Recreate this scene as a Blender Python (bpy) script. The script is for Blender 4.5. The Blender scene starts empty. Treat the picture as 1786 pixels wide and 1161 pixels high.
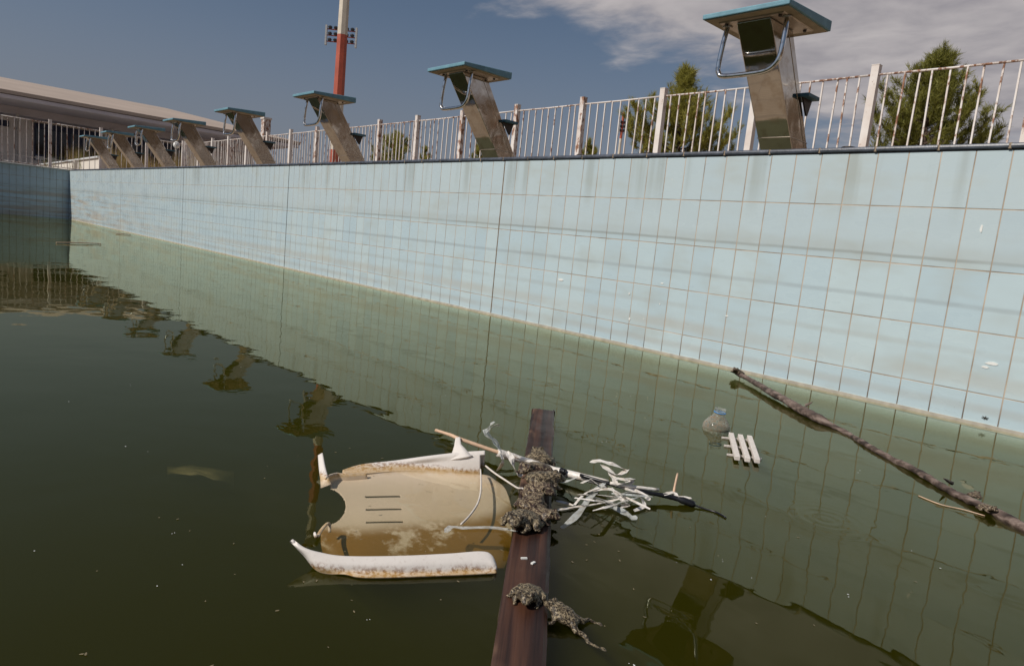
import bpy, bmesh, math, random
import numpy as np
from mathutils import Vector, Matrix, Euler, noise as mnoise

random.seed(7); rng = np.random.default_rng(11)
S = bpy.context.scene
COL = S.collection

# ------------------------------------------------------------------ camera
CAM = Vector((3.85366, -3.27530, 0.56088))
RT = Vector((0.6720071, 0.73396241, 0.0985172))
UP = Vector((-0.16654128, 0.0201589, 0.98582839))
FW = Vector((-0.72157498, 0.67889086, -0.13578196))
F_PX, W_PX, H_PX = 1190.98, 1786.0, 1161.0
cd = bpy.data.cameras.new('camera'); cam = bpy.data.objects.new('camera', cd); COL.objects.link(cam)
cd.sensor_width = 36; cd.lens = F_PX / W_PX * 36; cd.clip_start = 0.02; cd.clip_end = 6000
cam.matrix_world = Matrix(((RT.x, UP.x, -FW.x, CAM.x), (RT.y, UP.y, -FW.y, CAM.y), (RT.z, UP.z, -FW.z, CAM.z), (0, 0, 0, 1)))
S.camera = cam
def at(px, py, v=0.0, ax=2):
    """point of the place seen at photo pixel px, py on the plane (axis ax) = v; default: the water plane"""
    d = FW + RT * ((px - W_PX / 2) / F_PX) - UP * ((py - H_PX / 2) / F_PX)
    return CAM + d * ((v - CAM[ax]) / d[ax])

# ------------------------------------------------------------------ light
SUN_EL = math.radians(43); SUN_DIR = Vector((-0.24, -0.97, 0)).normalized()
to_sun = Vector((SUN_DIR.x * math.cos(SUN_EL), SUN_DIR.y * math.cos(SUN_EL), math.sin(SUN_EL)))
sl = bpy.data.lights.new('sun', 'SUN'); sl.energy = 3.65; sl.angle = math.radians(0.5); sl.color = (1, 0.94, 0.855)
so = bpy.data.objects.new('sun', sl); COL.objects.link(so)
so.rotation_euler = to_sun.to_track_quat('Z', 'Y').to_euler(); so.location = (0, -6, 12)

Wd = bpy.data.worlds.new('World'); S.world = Wd; Wd.use_nodes = True
wt = Wd.node_tree; wt.nodes.clear()
def wn(t, **k):
    n = wt.nodes.new(t)
    for a, b in k.items(): setattr(n, a, b)
    return n
def wmath(op, a, b=None, c=None):
    n = wn('ShaderNodeMath', operation=op)
    for i, v in enumerate((a, b, c)):
        if v is None: continue
        if isinstance(v, (int, float)): n.inputs[i].default_value = v
        else: wt.links.new(v, n.inputs[i])
    return n.outputs[0]
sky = wn('ShaderNodeTexSky', sky_type='NISHITA', sun_disc=False)
sky.sun_elevation = SUN_EL; sky.sun_rotation = math.atan2(to_sun.x, to_sun.y) % (2 * math.pi)
sky.altitude = 60; sky.air_density = 1.0; sky.dust_density = 0.8; sky.ozone_density = 1.6
tc = wn('ShaderNodeTexCoord'); sx = wn('ShaderNodeSeparateXYZ'); wt.links.new(tc.outputs['Generated'], sx.inputs[0])
zz = wmath('ADD', wmath('MAXIMUM', sx.outputs[2], 0.0), 0.10)
cx = wmath('DIVIDE', sx.outputs[0], zz); cy = wmath('DIVIDE', sx.outputs[1], zz)
cb = wn('ShaderNodeCombineXYZ'); wt.links.new(cx, cb.inputs[0]); wt.links.new(cy, cb.inputs[1])
def wnoise(scale, detail, rough, stretch=(1, 1, 1), off=(0, 0, 0), dist=0.0):
    m = wn('ShaderNodeMapping'); m.inputs['Scale'].default_value = stretch; m.inputs['Location'].default_value = off
    m.inputs['Rotation'].default_value = (0, 0, math.radians(-35))
    wt.links.new(cb.outputs[0], m.inputs[0])
    n = wn('ShaderNodeTexNoise'); n.inputs['Scale'].default_value = scale; n.inputs['Detail'].default_value = detail
    n.inputs['Roughness'].default_value = rough; n.inputs['Distortion'].default_value = dist
    wt.links.new(m.outputs[0], n.inputs['Vector']); return n.outputs[0]
big = wnoise(1.6, 7, 0.58, (1.0, 1.6, 1), (3.1, 0.4, 0), 0.3)
fine = wnoise(5.0, 5, 0.52, (1, 1.15, 1), (0.7, 2.0, 0), 0.3)
def wramp(v, a, b, c=0.0, d=1.0):
    n = wn('ShaderNodeMapRange', interpolation_type='SMOOTHSTEP')
    n.inputs[1].default_value = a; n.inputs[2].default_value = b; n.inputs[3].default_value = c; n.inputs[4].default_value = d
    wt.links.new(v, n.inputs[0]); return n.outputs[0]
# a bank of altocumulus stands over the land beyond the starting blocks; the sky is clear elsewhere
edge = wmath('ADD', wmath('ADD', cx, wmath('MULTIPLY', cy, -0.10)), wmath('MULTIPLY_ADD', big, 1.1, -0.55))
edge = wmath('ADD', edge, wmath('MULTIPLY_ADD', fine, 0.5, -0.25))
bank = wramp(edge, -1.98, -1.50)
bank = wmath('MULTIPLY', bank, wramp(cy, 0.6, 1.5))
low = wramp(wmath('ADD', cy, wmath('MULTIPLY_ADD', big, 2.4, -1.2)), 3.0, 4.4, 1.0, 0.35)
bank = wmath('MULTIPLY', bank, low)
bank = wmath('MULTIPLY', bank, 0.93)
cr = wn('ShaderNodeValToRGB'); wt.links.new(wmath('MULTIPLY_ADD', fine, 0.55, wmath('MULTIPLY', big, 0.45)), cr.inputs[0])
cr.color_ramp.elements[0].position = 0.34; cr.color_ramp.elements[0].color = (5.0, 4.7, 5.15, 1)
cr.color_ramp.elements[1].position = 0.66; cr.color_ramp.elements[1].color = (9.6, 8.9, 8.8, 1)
# thin dust veil tints the clear air towards the horizon
veil = wn('ShaderNodeMixRGB'); wt.links.new(wramp(sx.outputs[2], 0.34, 0.0, 0.06, 0.85), veil.inputs[0])
wt.links.new(sky.outputs[0], veil.inputs[1]); veil.inputs[2].default_value = (3.3, 3.4, 4.2, 1)
mx = wn('ShaderNodeMixRGB'); wt.links.new(bank, mx.inputs[0]); wt.links.new(veil.outputs[0], mx.inputs[1]); wt.links.new(cr.outputs[0], mx.inputs[2])
bg = wn('ShaderNodeBackground'); bg.inputs['Strength'].default_value = 0.054
wt.links.new(mx.outputs[0], bg.inputs[0]); wo = wn('ShaderNodeOutputWorld'); wt.links.new(bg.outputs[0], wo.inputs[0])

S.view_settings.view_transform = 'Standard'; S.view_settings.look = 'None'; S.view_settings.exposure = 0.0; S.view_settings.gamma = 1.0
S.view_settings.use_curve_mapping = False
S.render.engine = 'CYCLES'
cyc = S.cycles
cyc.use_denoising = True; cyc.max_bounces = 8; cyc.diffuse_bounces = 3; cyc.glossy_bounces = 5; cyc.transmission_bounces = 6
cyc.volume_bounces = 0; cyc.transparent_max_bounces = 12; cyc.caustics_reflective = False; cyc.caustics_refractive = False

# ------------------------------------------------------------------ materials
class M:
    def __init__(s, name, rough=0.6, metal=0.0, spec=0.5):
        s.m = bpy.data.materials.new(name); s.m.use_nodes = True; s.t = s.m.node_tree
        s.b = s.t.nodes['Principled BSDF']; s.b.inputs['Roughness'].default_value = rough
        s.b.inputs['Metallic'].default_value = metal; s.b.inputs['Specular IOR Level'].default_value = spec
    def n(s, t, **k):
        x = s.t.nodes.new(t)
        for a, b in k.items(): setattr(x, a, b)
        return x
    def put(s, sock, v):
        if v is None: return
        if hasattr(v, 'links') or isinstance(v, bpy.types.NodeSocket): s.t.links.new(v, sock)
        else: sock.default_value = v
    def pos(s):
        return s.n('ShaderNodeNewGeometry').outputs['Position']
    def obj(s): return s.n('ShaderNodeTexCoord').outputs['Object']
    def rnd(s): return s.n('ShaderNodeObjectInfo').outputs['Random']
    def sep(s, v):
        x = s.n('ShaderNodeSeparateXYZ'); s.t.links.new(v, x.inputs[0]); return x.outputs
    def math(s, op, a, b=None, c=None, clamp=False):
        x = s.n('ShaderNodeMath', operation=op, use_clamp=clamp)
        for i, v in enumerate((a, b, c)): s.put(x.inputs[i], v)
        return x.outputs[0]
    def noise(s, vec, scale, detail=4, rough=0.55, stretch=None, off=None, dist=0):
        if stretch or off:
            m = s.n('ShaderNodeMapping'); s.t.links.new(vec, m.inputs[0])
            if stretch: m.inputs['Scale'].default_value = stretch
            if off: s.put(m.inputs['Location'], off)
            vec = m.outputs[0]
        x = s.n('ShaderNodeTexNoise'); s.t.links.new(vec, x.inputs['Vector'])
        x.inputs['Scale'].default_value = scale; x.inputs['Detail'].default_value = detail
        x.inputs['Roughness'].default_value = rough; x.inputs['Distortion'].default_value = dist
        return x.outputs[0]
    def voro(s, vec, scale, feat='F1', stretch=None):
        if stretch:
            m = s.n('ShaderNodeMapping'); s.t.links.new(vec, m.inputs[0]); m.inputs['Scale'].default_value = stretch; vec = m.outputs[0]
        x = s.n('ShaderNodeTexVoronoi', feature=feat); s.t.links.new(vec, x.inputs['Vector']); x.inputs['Scale'].default_value = scale
        return x.outputs['Distance']
    def rng(s, v, a, b, c=0.0, d=1.0, smooth=True):
        x = s.n('ShaderNodeMapRange', interpolation_type='SMOOTHSTEP' if smooth else 'LINEAR')
        s.put(x.inputs[0], v)
        for i, q in enumerate((a, b, c, d)): x.inputs[i + 1].default_value = q
        return x.outputs[0]
    def mix(s, f, a, b, mode='MIX'):
        x = s.n('ShaderNodeMixRGB', blend_type=mode)
        s.put(x.inputs[0], f)
        for i, v in ((1, a), (2, b)): s.put(x.inputs[i], (*v, 1) if isinstance(v, tuple) and len(v) == 3 else v)
        return x.outputs[0]
    def ramp(s, v, *st):
        x = s.n('ShaderNodeValToRGB'); s.t.links.new(v, x.inputs[0]); r = x.color_ramp
        while len(r.elements) < len(st): r.elements.new(0.5)
        for e, (p, c) in zip(r.elements, st): e.position = p; e.color = (*c, 1)
        return x.outputs[0]
    def color(s, v): s.put(s.b.inputs['Base Color'], (*v, 1) if isinstance(v, tuple) and len(v) == 3 else v); return s
    def rough(s, v): s.put(s.b.inputs['Roughness'], v); return s
    def bump(s, h, strength=0.5, dist=0.01):
        x = s.n('ShaderNodeBump'); s.put(x.inputs['Height'], h); x.inputs['Strength'].default_value = strength; x.inputs['Distance'].default_value = dist
        s.t.links.new(x.outputs[0], s.b.inputs['Normal']); return s

ROW = 0.24588; ZT = 1.1118; TW = 0.125
def m_tile(shade=1.0, name='pool_tile'):
    a = M(name, 0.28, 0, 0.45); P = a.pos(); x, y, z = a.sep(P)
    base = a.mix(a.rnd(), (0.465, 0.585, 0.640), (0.525, 0.635, 0.665))
    # bluer cleaner glaze below the old water line, greyer chalky film above it
    wob = a.math('MULTIPLY_ADD', a.noise(P, 1.1, 3), 0.05, -0.025)
    zz = a.math('ADD', z, wob)
    above = a.rng(zz, ZT - 1.90 * ROW, ZT - 1.80 * ROW)
    base = a.mix(a.math('MULTIPLY', above, 0.55), base, (0.505, 0.585, 0.61))
    grime = a.noise(P, 2.2, 3, 0.6, (1, 1, 2.5))
    base = a.mix(a.rng(grime, 0.45, 0.75, 0, 0.42), base, (0.40, 0.42, 0.37))
    # tide lines
    def tide(z0, w, amt, col, seed, base):
        d = a.math('ABSOLUTE', a.math('SUBTRACT', a.math('ADD', z, a.math('MULTIPLY_ADD', a.noise(P, 3.0, 4, 0.6, (1, 1, .2), (seed, 0, 0)), 0.016, -0.008)), z0))
        k = a.rng(d, w, w * 0.15)
        k = a.math('MULTIPLY', k, a.rng(a.noise(P, 1.7, 4, 0.6, (1, 1, .3), (seed + 4, 1, 0)), 0.3, 0.62, amt * 0.35, amt))
        return a.mix(k, base, col)
    base = tide(ZT - 1.86 * ROW, 0.011, 0.55, (0.22, 0.23, 0.21), 1.0, base)
    base = tide(ZT - 1.80 * ROW, 0.06, 0.20, (0.33, 0.34, 0.30), 2.0, base)
    base = tide(ZT - 2.60 * ROW, 0.016, 0.42, (0.27, 0.30, 0.31), 3.0, base)
    base = tide(ZT - 3.35 * ROW, 0.022, 0.30, (0.38, 0.38, 0.34), 5.0, base)
    base = tide(ZT - 3.80 * ROW, 0.05, 0.38, (0.44, 0.39, 0.31), 6.0, base)
    base = tide(0.065, 0.03, 0.35, (0.40, 0.36, 0.30), 8.0, base)
    # streaks that run down from the joints of the coping
    st = a.noise(P, 9.0, 3, 0.5, (1, 1, 0.05))
    st = a.math('MULTIPLY', a.rng(st, 0.52, 0.70), a.rng(z, ZT - 1.5 * ROW, ZT - 0.1, 0, 0.42))
    base = a.mix(st, base, (0.30, 0.32, 0.28))
    far = a.rng(x, -5.0, -15.0, 0, 0.75)      # limescale gets browner towards the dead corner of the pool
    band = a.math('MULTIPLY', far, a.rng(a.noise(P, 14, 3, 0.6, (0.05, 0.05, 1)), 0.42, 0.66))
    base = a.mix(a.math('MULTIPLY', band, a.rng(z, 0.75, 0.5)), base, (0.44, 0.36, 0.27))
    sc = a.noise(P, 60, 3, 0.7, (1, 1, 3.0))
    sc = a.math('MULTIPLY', a.rng(sc, 0.63, 0.70), a.math('MULTIPLY', a.rng(z, 0.20, 0.02), a.rng(a.noise(P, 6, 2), 0.42, 0.6)))
    base = a.mix(a.math('MULTIPLY', sc, 0.75), base, (0.16, 0.12, 0.08))
    chip = a.rng(a.noise(P, 26, 2, 0.5), 0.77, 0.79)
    base = a.mix(a.math('MULTIPLY', chip, 0.8), base, (0.66, 0.66, 0.62))
    a.color(base); a.rough(a.rng(grime, 0.3, 0.7, 0.20, 0.50)); a.bump(a.noise(P, 5, 3), 0.12, 0.01)
    return a.m
def m_grout():
    a = M('grout', 0.9); P = a.pos(); n = a.noise(P, 7, 4); x, y, z = a.sep(P)
    c = a.ramp(n, (0.3, (0.26, 0.20, 0.15)), (0.5, (0.46, 0.37, 0.28)), (0.7, (0.60, 0.50, 0.40)))
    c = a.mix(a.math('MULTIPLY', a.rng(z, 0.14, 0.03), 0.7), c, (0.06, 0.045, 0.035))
    a.color(c); return a.m
def m_simple(name, col, rough=0.6, var=0.25, scale=8, metal=0, bump=0.0, spec=0.5):
    a = M(name, rough, metal, spec); P = a.obj(); n = a.noise(P, scale, 5, 0.6)
    lo = tuple(c * (1 - var) for c in col); hi = tuple(min(1, c * (1 + var)) for c in col)
    a.color(a.ramp(n, (0.3, lo), (0.7, hi)))
    if bump: a.bump(a.noise(P, scale * 6, 4), bump, 0.004)
    return a.m
def m_steel():
    a = M('brushed_steel', 0.08, 1.0); P = a.obj()
    n = a.noise(P, 3.0, 2, 0.5, (1, 1, 0.6)); sm = a.noise(P, 16, 4, 0.6)
    a.color(a.mix(a.rng(sm, 0.45, 0.7, 0, 0.55), (0.50, 0.475, 0.44), (0.34, 0.28, 0.22)))
    a.rough(a.rng(sm, 0.35, 0.75, 0.045, 0.14)); a.bump(n, 0.5, 0.010); return a.m
def m_chrome():
    a = M('polished_tube', 0.14, 1.0); a.color(a.mix(a.rng(a.noise(a.obj(), 30, 3), 0.5, 0.7), (0.72, 0.71, 0.69), (0.45, 0.40, 0.36))); return a.m
def m_rustpaint():
    a = M('rusty_white_paint', 0.55); O = a.obj(); P = a.pos(); r = a.rnd()
    n1 = a.noise(P, 26, 5, 0.65, (1, 1, 0.5)); n2 = a.noise(P, 3.2, 3, 0.6)
    k = a.math('ADD', a.math('ADD', n1, a.math('MULTIPLY_ADD', n2, 0.35, -0.175)), a.math('MULTIPLY_ADD', r, 0.16, -0.08))
    rust = a.rng(k, 0.55, 0.645, 0, 0.92)
    paint = a.mix(a.rng(n2, 0.35, 0.7), (0.78, 0.74, 0.71), (0.66, 0.58, 0.53))
    ru = a.ramp(a.noise(P, 60, 4), (0.3, (0.13, 0.045, 0.02)), (0.7, (0.34, 0.15, 0.07)))
    a.color(a.mix(rust, paint, ru)); a.rough(a.rng(rust, 0, 1, 0.45, 0.9)); a.bump(k, 0.3, 0.004); return a.m
def m_blue(name='blue_grip', c=(0.16, 0.33, 0.41)):
    a = M(name, 0.6); P = a.pos(); n = a.noise(P, 12, 5, 0.65)
    a.color(a.ramp(n, (0.3, tuple(q * 0.75 for q in c)), (0.6, c), (0.8, (c[0] * 1.9 + .03, c[1] * 1.4 + .02, c[2] * 1.25)))); a.bump(a.noise(P, 180, 3), 0.4, 0.003); return a.m
def m_wood(name, cols, wet=0.3, scale=1.0):
    a = M(name, wet); O = a.obj(); n = a.noise(O, 38 * scale, 4, 0.6, (0.03, 1, 1)); b = a.noise(O, 5, 4, 0.6, (0.5, 1, 1))
    c = a.ramp(n, (0.36, cols[0]), (0.5, cols[1]), (0.64, cols[2])); dry = a.rng(b, 0.56, 0.66)
    a.color(a.mix(a.math('MULTIPLY', dry, 0.7), c, cols[3])); a.rough(a.rng(b, 0.4, 0.66, wet, 0.8)); a.bump(n, 0.7, 0.004); return a.m
def m_chair():
    a = M('weathered_plastic', 0.42, 0, 0.4); P = a.pos(); x, y, z = a.sep(P)
    fine = a.noise(P, 130, 4, 0.7); mid = a.noise(P, 22, 4, 0.6)
    base = a.mix(mid, (0.72, 0.66, 0.61), (0.78, 0.73, 0.68))
    base = a.mix(a.rng(fine, 0.55, 0.75, 0, 0.4), base, (0.50, 0.42, 0.35))
    zs = a.math('ADD', z, a.math('MULTIPLY_ADD', mid, 0.014, -0.007))
    scum = a.math('MULTIPLY', a.rng(zs, -0.002, 0.004), a.rng(zs, 0.018, 0.004))
    base = a.mix(a.math('MULTIPLY', scum, a.rng(fine, 0.43, 0.60)), base, (0.20, 0.075, 0.03))
    yel = a.math('MULTIPLY', a.rng(zs, -0.008, 0.0), a.rng(zs, 0.012, 0.003))
    base = a.mix(a.math('MULTIPLY', yel, 0.7), base, (0.52, 0.32, 0.10))
    sub = a.rng(z, 0.0, -0.006)                                  # tan tint of light through the water, painted on the part below it
    base = a.mix(a.math('MULTIPLY', sub, 0.62), base, (0.80, 0.58, 0.37))
    alg = a.noise(P, 9, 5, 0.62, None, (2.0, 0.4, 0)); alg2 = a.noise(P, 70, 4, 0.7)
    k = a.math('ADD', a.math('MULTIPLY_ADD', alg, 1.5, -0.27), a.math('MULTIPLY_ADD', alg2, 0.36, -0.18))
    k = a.math('MULTIPLY', a.rng(k, 0.33, 0.50), a.rng(z, -0.025, -0.033))
    base = a.mix(a.math('MULTIPLY', k, 0.97), base, (0.31, 0.15, 0.018))
    a.color(base); a.bump(mid, 0.2, 0.006); return a.m
def m_toad(name, seed, c0=(0.018, 0.013, 0.008), c1=(0.062, 0.043, 0.026)):
    a = M(name, 0.5, 0, 0.35); O = a.obj()
    v = a.noise(O, 78, 2, 0.5, None, (seed, 0, 0), 1.6); w = a.noise(O, 330, 3, 0.6); d = a.noise(O, 150, 2, 0.5, None, (seed, 3, 0))
    net = a.rng(a.math('ABSOLUTE', a.math('SUBTRACT', v, 0.5)), 0.055, 0.012)
    c = a.mix(a.rng(w, 0.35, 0.7), c0, c1)
    c = a.mix(a.math('MULTIPLY', net, a.rng(w, 0.3, 0.5, 0.35, 0.95)), c, (0.34, 0.27, 0.17))
    c = a.mix(a.rng(d, 0.64, 0.74, 0, .6), c, (0.36, 0.29, 0.19))
    a.color(c); a.bump(a.math('SUBTRACT', a.voro(O, 190), a.math('MULTIPLY', w, 0.4)), 0.32, 0.0014); return a.m
def m_film(name='white_plastic_film', alpha=0.93, c=(0.84, 0.79, 0.73)):
    a = M(name, 0.35, 0, 0.5); a.color(a.mix(a.rng(a.noise(a.pos(), 45, 4, 0.65), 0.42, 0.72), c, (c[0] * 0.62, c[1] * 0.56, c[2] * 0.48)))
    a.b.inputs['Alpha'].default_value = alpha; a.bump(a.noise(a.pos(), 90, 3), 0.6, 0.004); return a.m
def m_clear():
    a = M('dirty_clear_plastic', 0.12, 0, 0.5); O = a.obj(); x, y, z = a.sep(O)
    n = a.noise(O, 95, 4, 0.7); d = a.math('MULTIPLY', a.rng(n, 0.42, 0.6), a.rng(z, 0.066, 0.05))
    a.color(a.mix(d, (0.62, 0.62, 0.58), (0.34, 0.24, 0.16)))
    lw = a.n('ShaderNodeLayerWeight'); lw.inputs[0].default_value = 0.35
    al = a.math('ADD', a.math('MULTIPLY', lw.outputs['Facing'], 0.45), a.math('MULTIPLY_ADD', d, 0.42, 0.06), None, True)
    a.put(a.b.inputs['Alpha'], al); return a.m
def m_leaf(name, c0, c1):
    a = M(name, 0.6, 0, 0.3); a.color(a.mix(a.noise(a.pos(), 3.5, 4), c0, c1))
    o = a.t.nodes['Material Output']; tl = a.n('ShaderNodeBsdfTranslucent'); a.t.links.new(a.b.inputs['Base Color'].links[0].from_socket, tl.inputs[0]); mxs = a.n('ShaderNodeMixShader'); mxs.inputs[0].default_value = 0.42
    a.t.links.new(a.b.outputs[0], mxs.inputs[1]); a.t.links.new(tl.outputs[0], mxs.inputs[2]); a.t.links.new(mxs.outputs[0], o.inputs['Surface']); return a.m
def m_deck():
    a = M('ribbed_deck_tile', 0.7); P = a.pos(); x, y, z = a.sep(P)
    rib = a.math('SINE', a.math('MULTIPLY', y, 2 * math.pi / 0.012))
    fx = a.math('ABSOLUTE', a.math('SUBTRACT', a.math('FRACT', a.math('DIVIDE', x, 0.25)), 0.5)); fy = a.math('ABSOLUTE', a.math('SUBTRACT', a.math('FRACT', a.math('DIVIDE', y, 0.125)), 0.5))
    j = a.math('MAXIMUM', a.rng(fx, 0.486, 0.494), a.rng(fy, 0.47, 0.485))
    c = a.ramp(a.noise(P, 3, 5), (0.3, (0.34, 0.25, 0.17)), (0.7, (0.46, 0.35, 0.24)))
    c = a.mix(a.rng(rib, -0.6, 0.2, 0.35, 0.0), c, (0.14, 0.10, 0.07)); c = a.mix(a.math('MULTIPLY', j, 0.6), c, (0.18, 0.14, 0.11))
    a.color(c); return a.m
def m_water():
    m = bpy.data.materials.new('murky_pool_water'); m.use_nodes = True; t = m.node_tree; t.nodes.clear()
    a = M.__new__(M); a.m = m; a.t = t
    P = a.pos()
    n1 = a.noise(P, 2.6, 2, 0.45, (1, 1.25, 1), None, 0.3); n2 = a.noise(P, 9, 2, 0.5, (1, 1.3, 1), (3, 1, 0), 0.4); n3 = a.noise(P, 0.5, 2, 0.5)
    calm = a.rng(n3, 0.35, 0.65, 0.55, 1.25)
    h = a.math('ADD', a.math('MULTIPLY', n1, 0.0024), a.math('MULTIPLY', a.math('MULTIPLY', n2, calm), 0.00042))
    # rings where something has just touched the surface
    c = at(1440, 905, 0); d = a.n('ShaderNodeVectorMath', operation='DISTANCE'); t.links.new(P, d.inputs[0]); d.inputs[1].default_value = c
    r = d.outputs['Value']
    ring = a.math('MULTIPLY', a.math('SINE', a.math('MULTIPLY', r, 230.0)), a.rng(r, 0.17, 0.02, 0, 0.00007))
    h = a.math('ADD', h, ring)
    bp = a.n('ShaderNodeBump'); bp.inputs['Strength'].default_value = 1.0; bp.inputs['Distance'].default_value = 1.0; t.links.new(h, bp.inputs['Height'])
    geo = a.n('ShaderNodeNewGeometry')
    fr = a.n('ShaderNodeFresnel'); ior = a.n('ShaderNodeMapRange'); t.links.new(geo.outputs['Backfacing'], ior.inputs[0]); ior.inputs[3].default_value = 1.333; ior.inputs[4].default_value = 1 / 1.333
    t.links.new(ior.outputs[0], fr.inputs['IOR']); t.links.new(bp.outputs[0], fr.inputs['Normal'])
    gl = a.n('ShaderNodeBsdfGlossy'); t.links.new(a.rng(a.noise(P, 1.3, 4, 0.6, None, (7, 2, 0), 0.8), 0.42, 0.68, 0.003, 0.022), gl.inputs['Roughness']); gl.inputs['Color'].default_value = (0.95, 0.965, 0.75, 1); t.links.new(bp.outputs[0], gl.inputs['Normal'])
    tr = a.n('ShaderNodeBsdfTransparent'); mxs = a.n('ShaderNodeMixShader')
    t.links.new(fr.outputs[0], mxs.inputs[0]); t.links.new(tr.outputs[0], mxs.inputs[1]); t.links.new(gl.outputs[0], mxs.inputs[2])
    vs = a.n('ShaderNodeVolumeScatter'); vs.inputs['Color'].default_value = (0.088, 0.088, 0.010, 1); vs.inputs['Density'].default_value = 6.0; vs.inputs['Anisotropy'].default_value = 0.0
    va = a.n('ShaderNodeVolumeAbsorption'); va.inputs['Color'].default_value = (0.42, 0.40, 0.10, 1); va.inputs['Density'].default_value = 7.2
    ad = a.n('ShaderNodeAddShader'); t.links.new(vs.outputs[0], ad.inputs[0]); t.links.new(va.outputs[0], ad.inputs[1])
    o = a.n('ShaderNodeOutputMaterial'); t.links.new(mxs.outputs[0], o.inputs['Surface']); t.links.new(ad.outputs[0], o.inputs['Volume'])
    return m

MT = dict(
    tile=m_tile(), grout=m_grout(), steel=m_steel(), chrome=m_chrome(), rustpaint=m_rustpaint(), blue=m_blue(), step=m_blue('blue_step', (0.06, 0.16, 0.22)),
    under=m_simple('beige_underside', (0.42, 0.35, 0.25), 0.7, 0.2, 10), plate=m_simple('steel_plate', (0.42, 0.36, 0.30), 0.3, 0.2, 14, 0.7),
    bolt=m_simple('dark_bolt', (0.05, 0.04, 0.035), 0.5, 0.2, 40, 0.6),
    coping=m_simple('slate_coping', (0.075, 0.085, 0.11), 0.4, 0.45, 18, 0, 0.2), mortar=m_simple('mortar', (0.26, 0.20, 0.14), 0.9, 0.4, 30, 0, 0.5),
    deck=m_deck(), scum=m_simple('beige_limescale', (0.46, 0.42, 0.345), 0.8, 0.25, 16, 0, 0.4), water=m_water(),
    plank=m_wood('wet_plank_wood', ((0.009, 0.004, 0.0022), (0.032, 0.0125, 0.0075), (0.080, 0.033, 0.018), (0.19, 0.105, 0.065)), 0.42),
    pole=m_wood('grey_bark', ((0.030, 0.020, 0.016), (0.10, 0.068, 0.054), (0.24, 0.18, 0.15), (0.13, 0.09, 0.075)), 0.6, 1.3),
    cane=m_simple('pale_cane', (0.62, 0.42, 0.28), 0.5, 0.25, 30), chair=m_chair(), film=m_film(), ghost=m_film('thin_translucent_film', 0.45, (0.72, 0.74, 0.72)),
    tape=m_simple('black_tape', (0.012, 0.012, 0.014), 0.3, 0.3, 60), string=m_simple('white_string', (0.66, 0.60, 0.54), 0.7, 0.15, 60),
    clear=m_clear(), ring=m_simple('blue_plastic', (0.06, 0.27, 0.62), 0.35, 0.1, 40), grate=m_simple('speckled_white_plastic', (0.74, 0.67, 0.61), 0.5, 0.16, 120),
    toadA=m_toad('toad_skin', 0.0), toadB=m_toad('toad_skin_dark', 5.0, (0.020, 0.011, 0.008), (0.070, 0.040, 0.028)), eye=m_simple('toad_eye', (0.02, 0.014, 0.008), 0.08, 0.2, 60),
    red=m_simple('red_mast_paint', (0.42, 0.085, 0.045), 0.6, 0.2, 1.5), cream=m_simple('cream_mast_paint', (0.62, 0.55, 0.45), 0.6, 0.15, 1.5),
    lampblack=m_simple('lamp_housing', (0.035, 0.04, 0.05), 0.4, 0.3, 4), galv=m_simple('galvanised_metal', (0.40, 0.40, 0.40), 0.5, 0.2, 5, 0.4),
    roof=m_simple('beige_roof_sheet', (0.43, 0.345, 0.285), 0.8, 0.10, 0.35), soffit=m_simple('grey_soffit', (0.55, 0.50, 0.52), 0.9, 0.1, 1), facade=m_simple('grey_render', (0.78, 0.72, 0.68), 0.9, 0.12, 1.2),
    frame=m_simple('navy_window_frame', (0.012, 0.02, 0.06), 0.5, 0.2, 3), pane=m_simple('dark_glass', (0.008, 0.010, 0.016), 0.06, 0.3, 2), panel=m_simple('white_panel', (0.62, 0.64, 0.66), 0.5, 0.06, 3),
    pipe=m_simple('grey_downpipe', (0.44, 0.41, 0.39), 0.6, 0.15, 3), whitewall=m_simple('white_render', (0.66, 0.62, 0.56), 0.9, 0.1, 2, 0, 0.2),
    pine=m_leaf('pine_needles', (0.24, 0.24, 0.04), (0.46, 0.41, 0.10)), pine2=m_leaf('dark_pine_needles', (0.17, 0.18, 0.035), (0.35, 0.33, 0.08)),
    bark=m_simple('pine_bark', (0.09, 0.06, 0.045), 0.9, 0.4, 9, 0, 0.6), dry=m_leaf('dry_grass', (0.20, 0.13, 0.045), (0.36, 0.26, 0.10)), drygreen=m_leaf('green_grass', (0.08, 0.09, 0.02), (0.16, 0.14, 0.04)),
    bank=m_simple('brown_bank_earth', (0.10, 0.065, 0.04), 0.95, 0.4, 0.8, 0, 0.4),
    earth=m_simple('dry_earth', (0.27, 0.20, 0.13), 0.95, 0.25, 0.6, 0, 0.3), globe=m_simple('white_globe_glass', (0.82, 0.82, 0.80), 0.25, 0.03, 5),
    speck=m_simple('white_speck', (0.8, 0.8, 0.76), 0.5, 0.1, 50), fly=m_simple('dark_debris', (0.03, 0.022, 0.015), 0.6, 0.3, 60),
    dust=m_simple('tan_dust', (0.20, 0.16, 0.09), 0.8, 0.4, 80),
    silt=m_simple('silty_concrete', (0.10, 0.10, 0.05), 0.9, 0.3, 2), bag=m_simple('sunken_pale_plastic', (0.62, 0.55, 0.46), 0.6, 0.1, 9),
)

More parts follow.
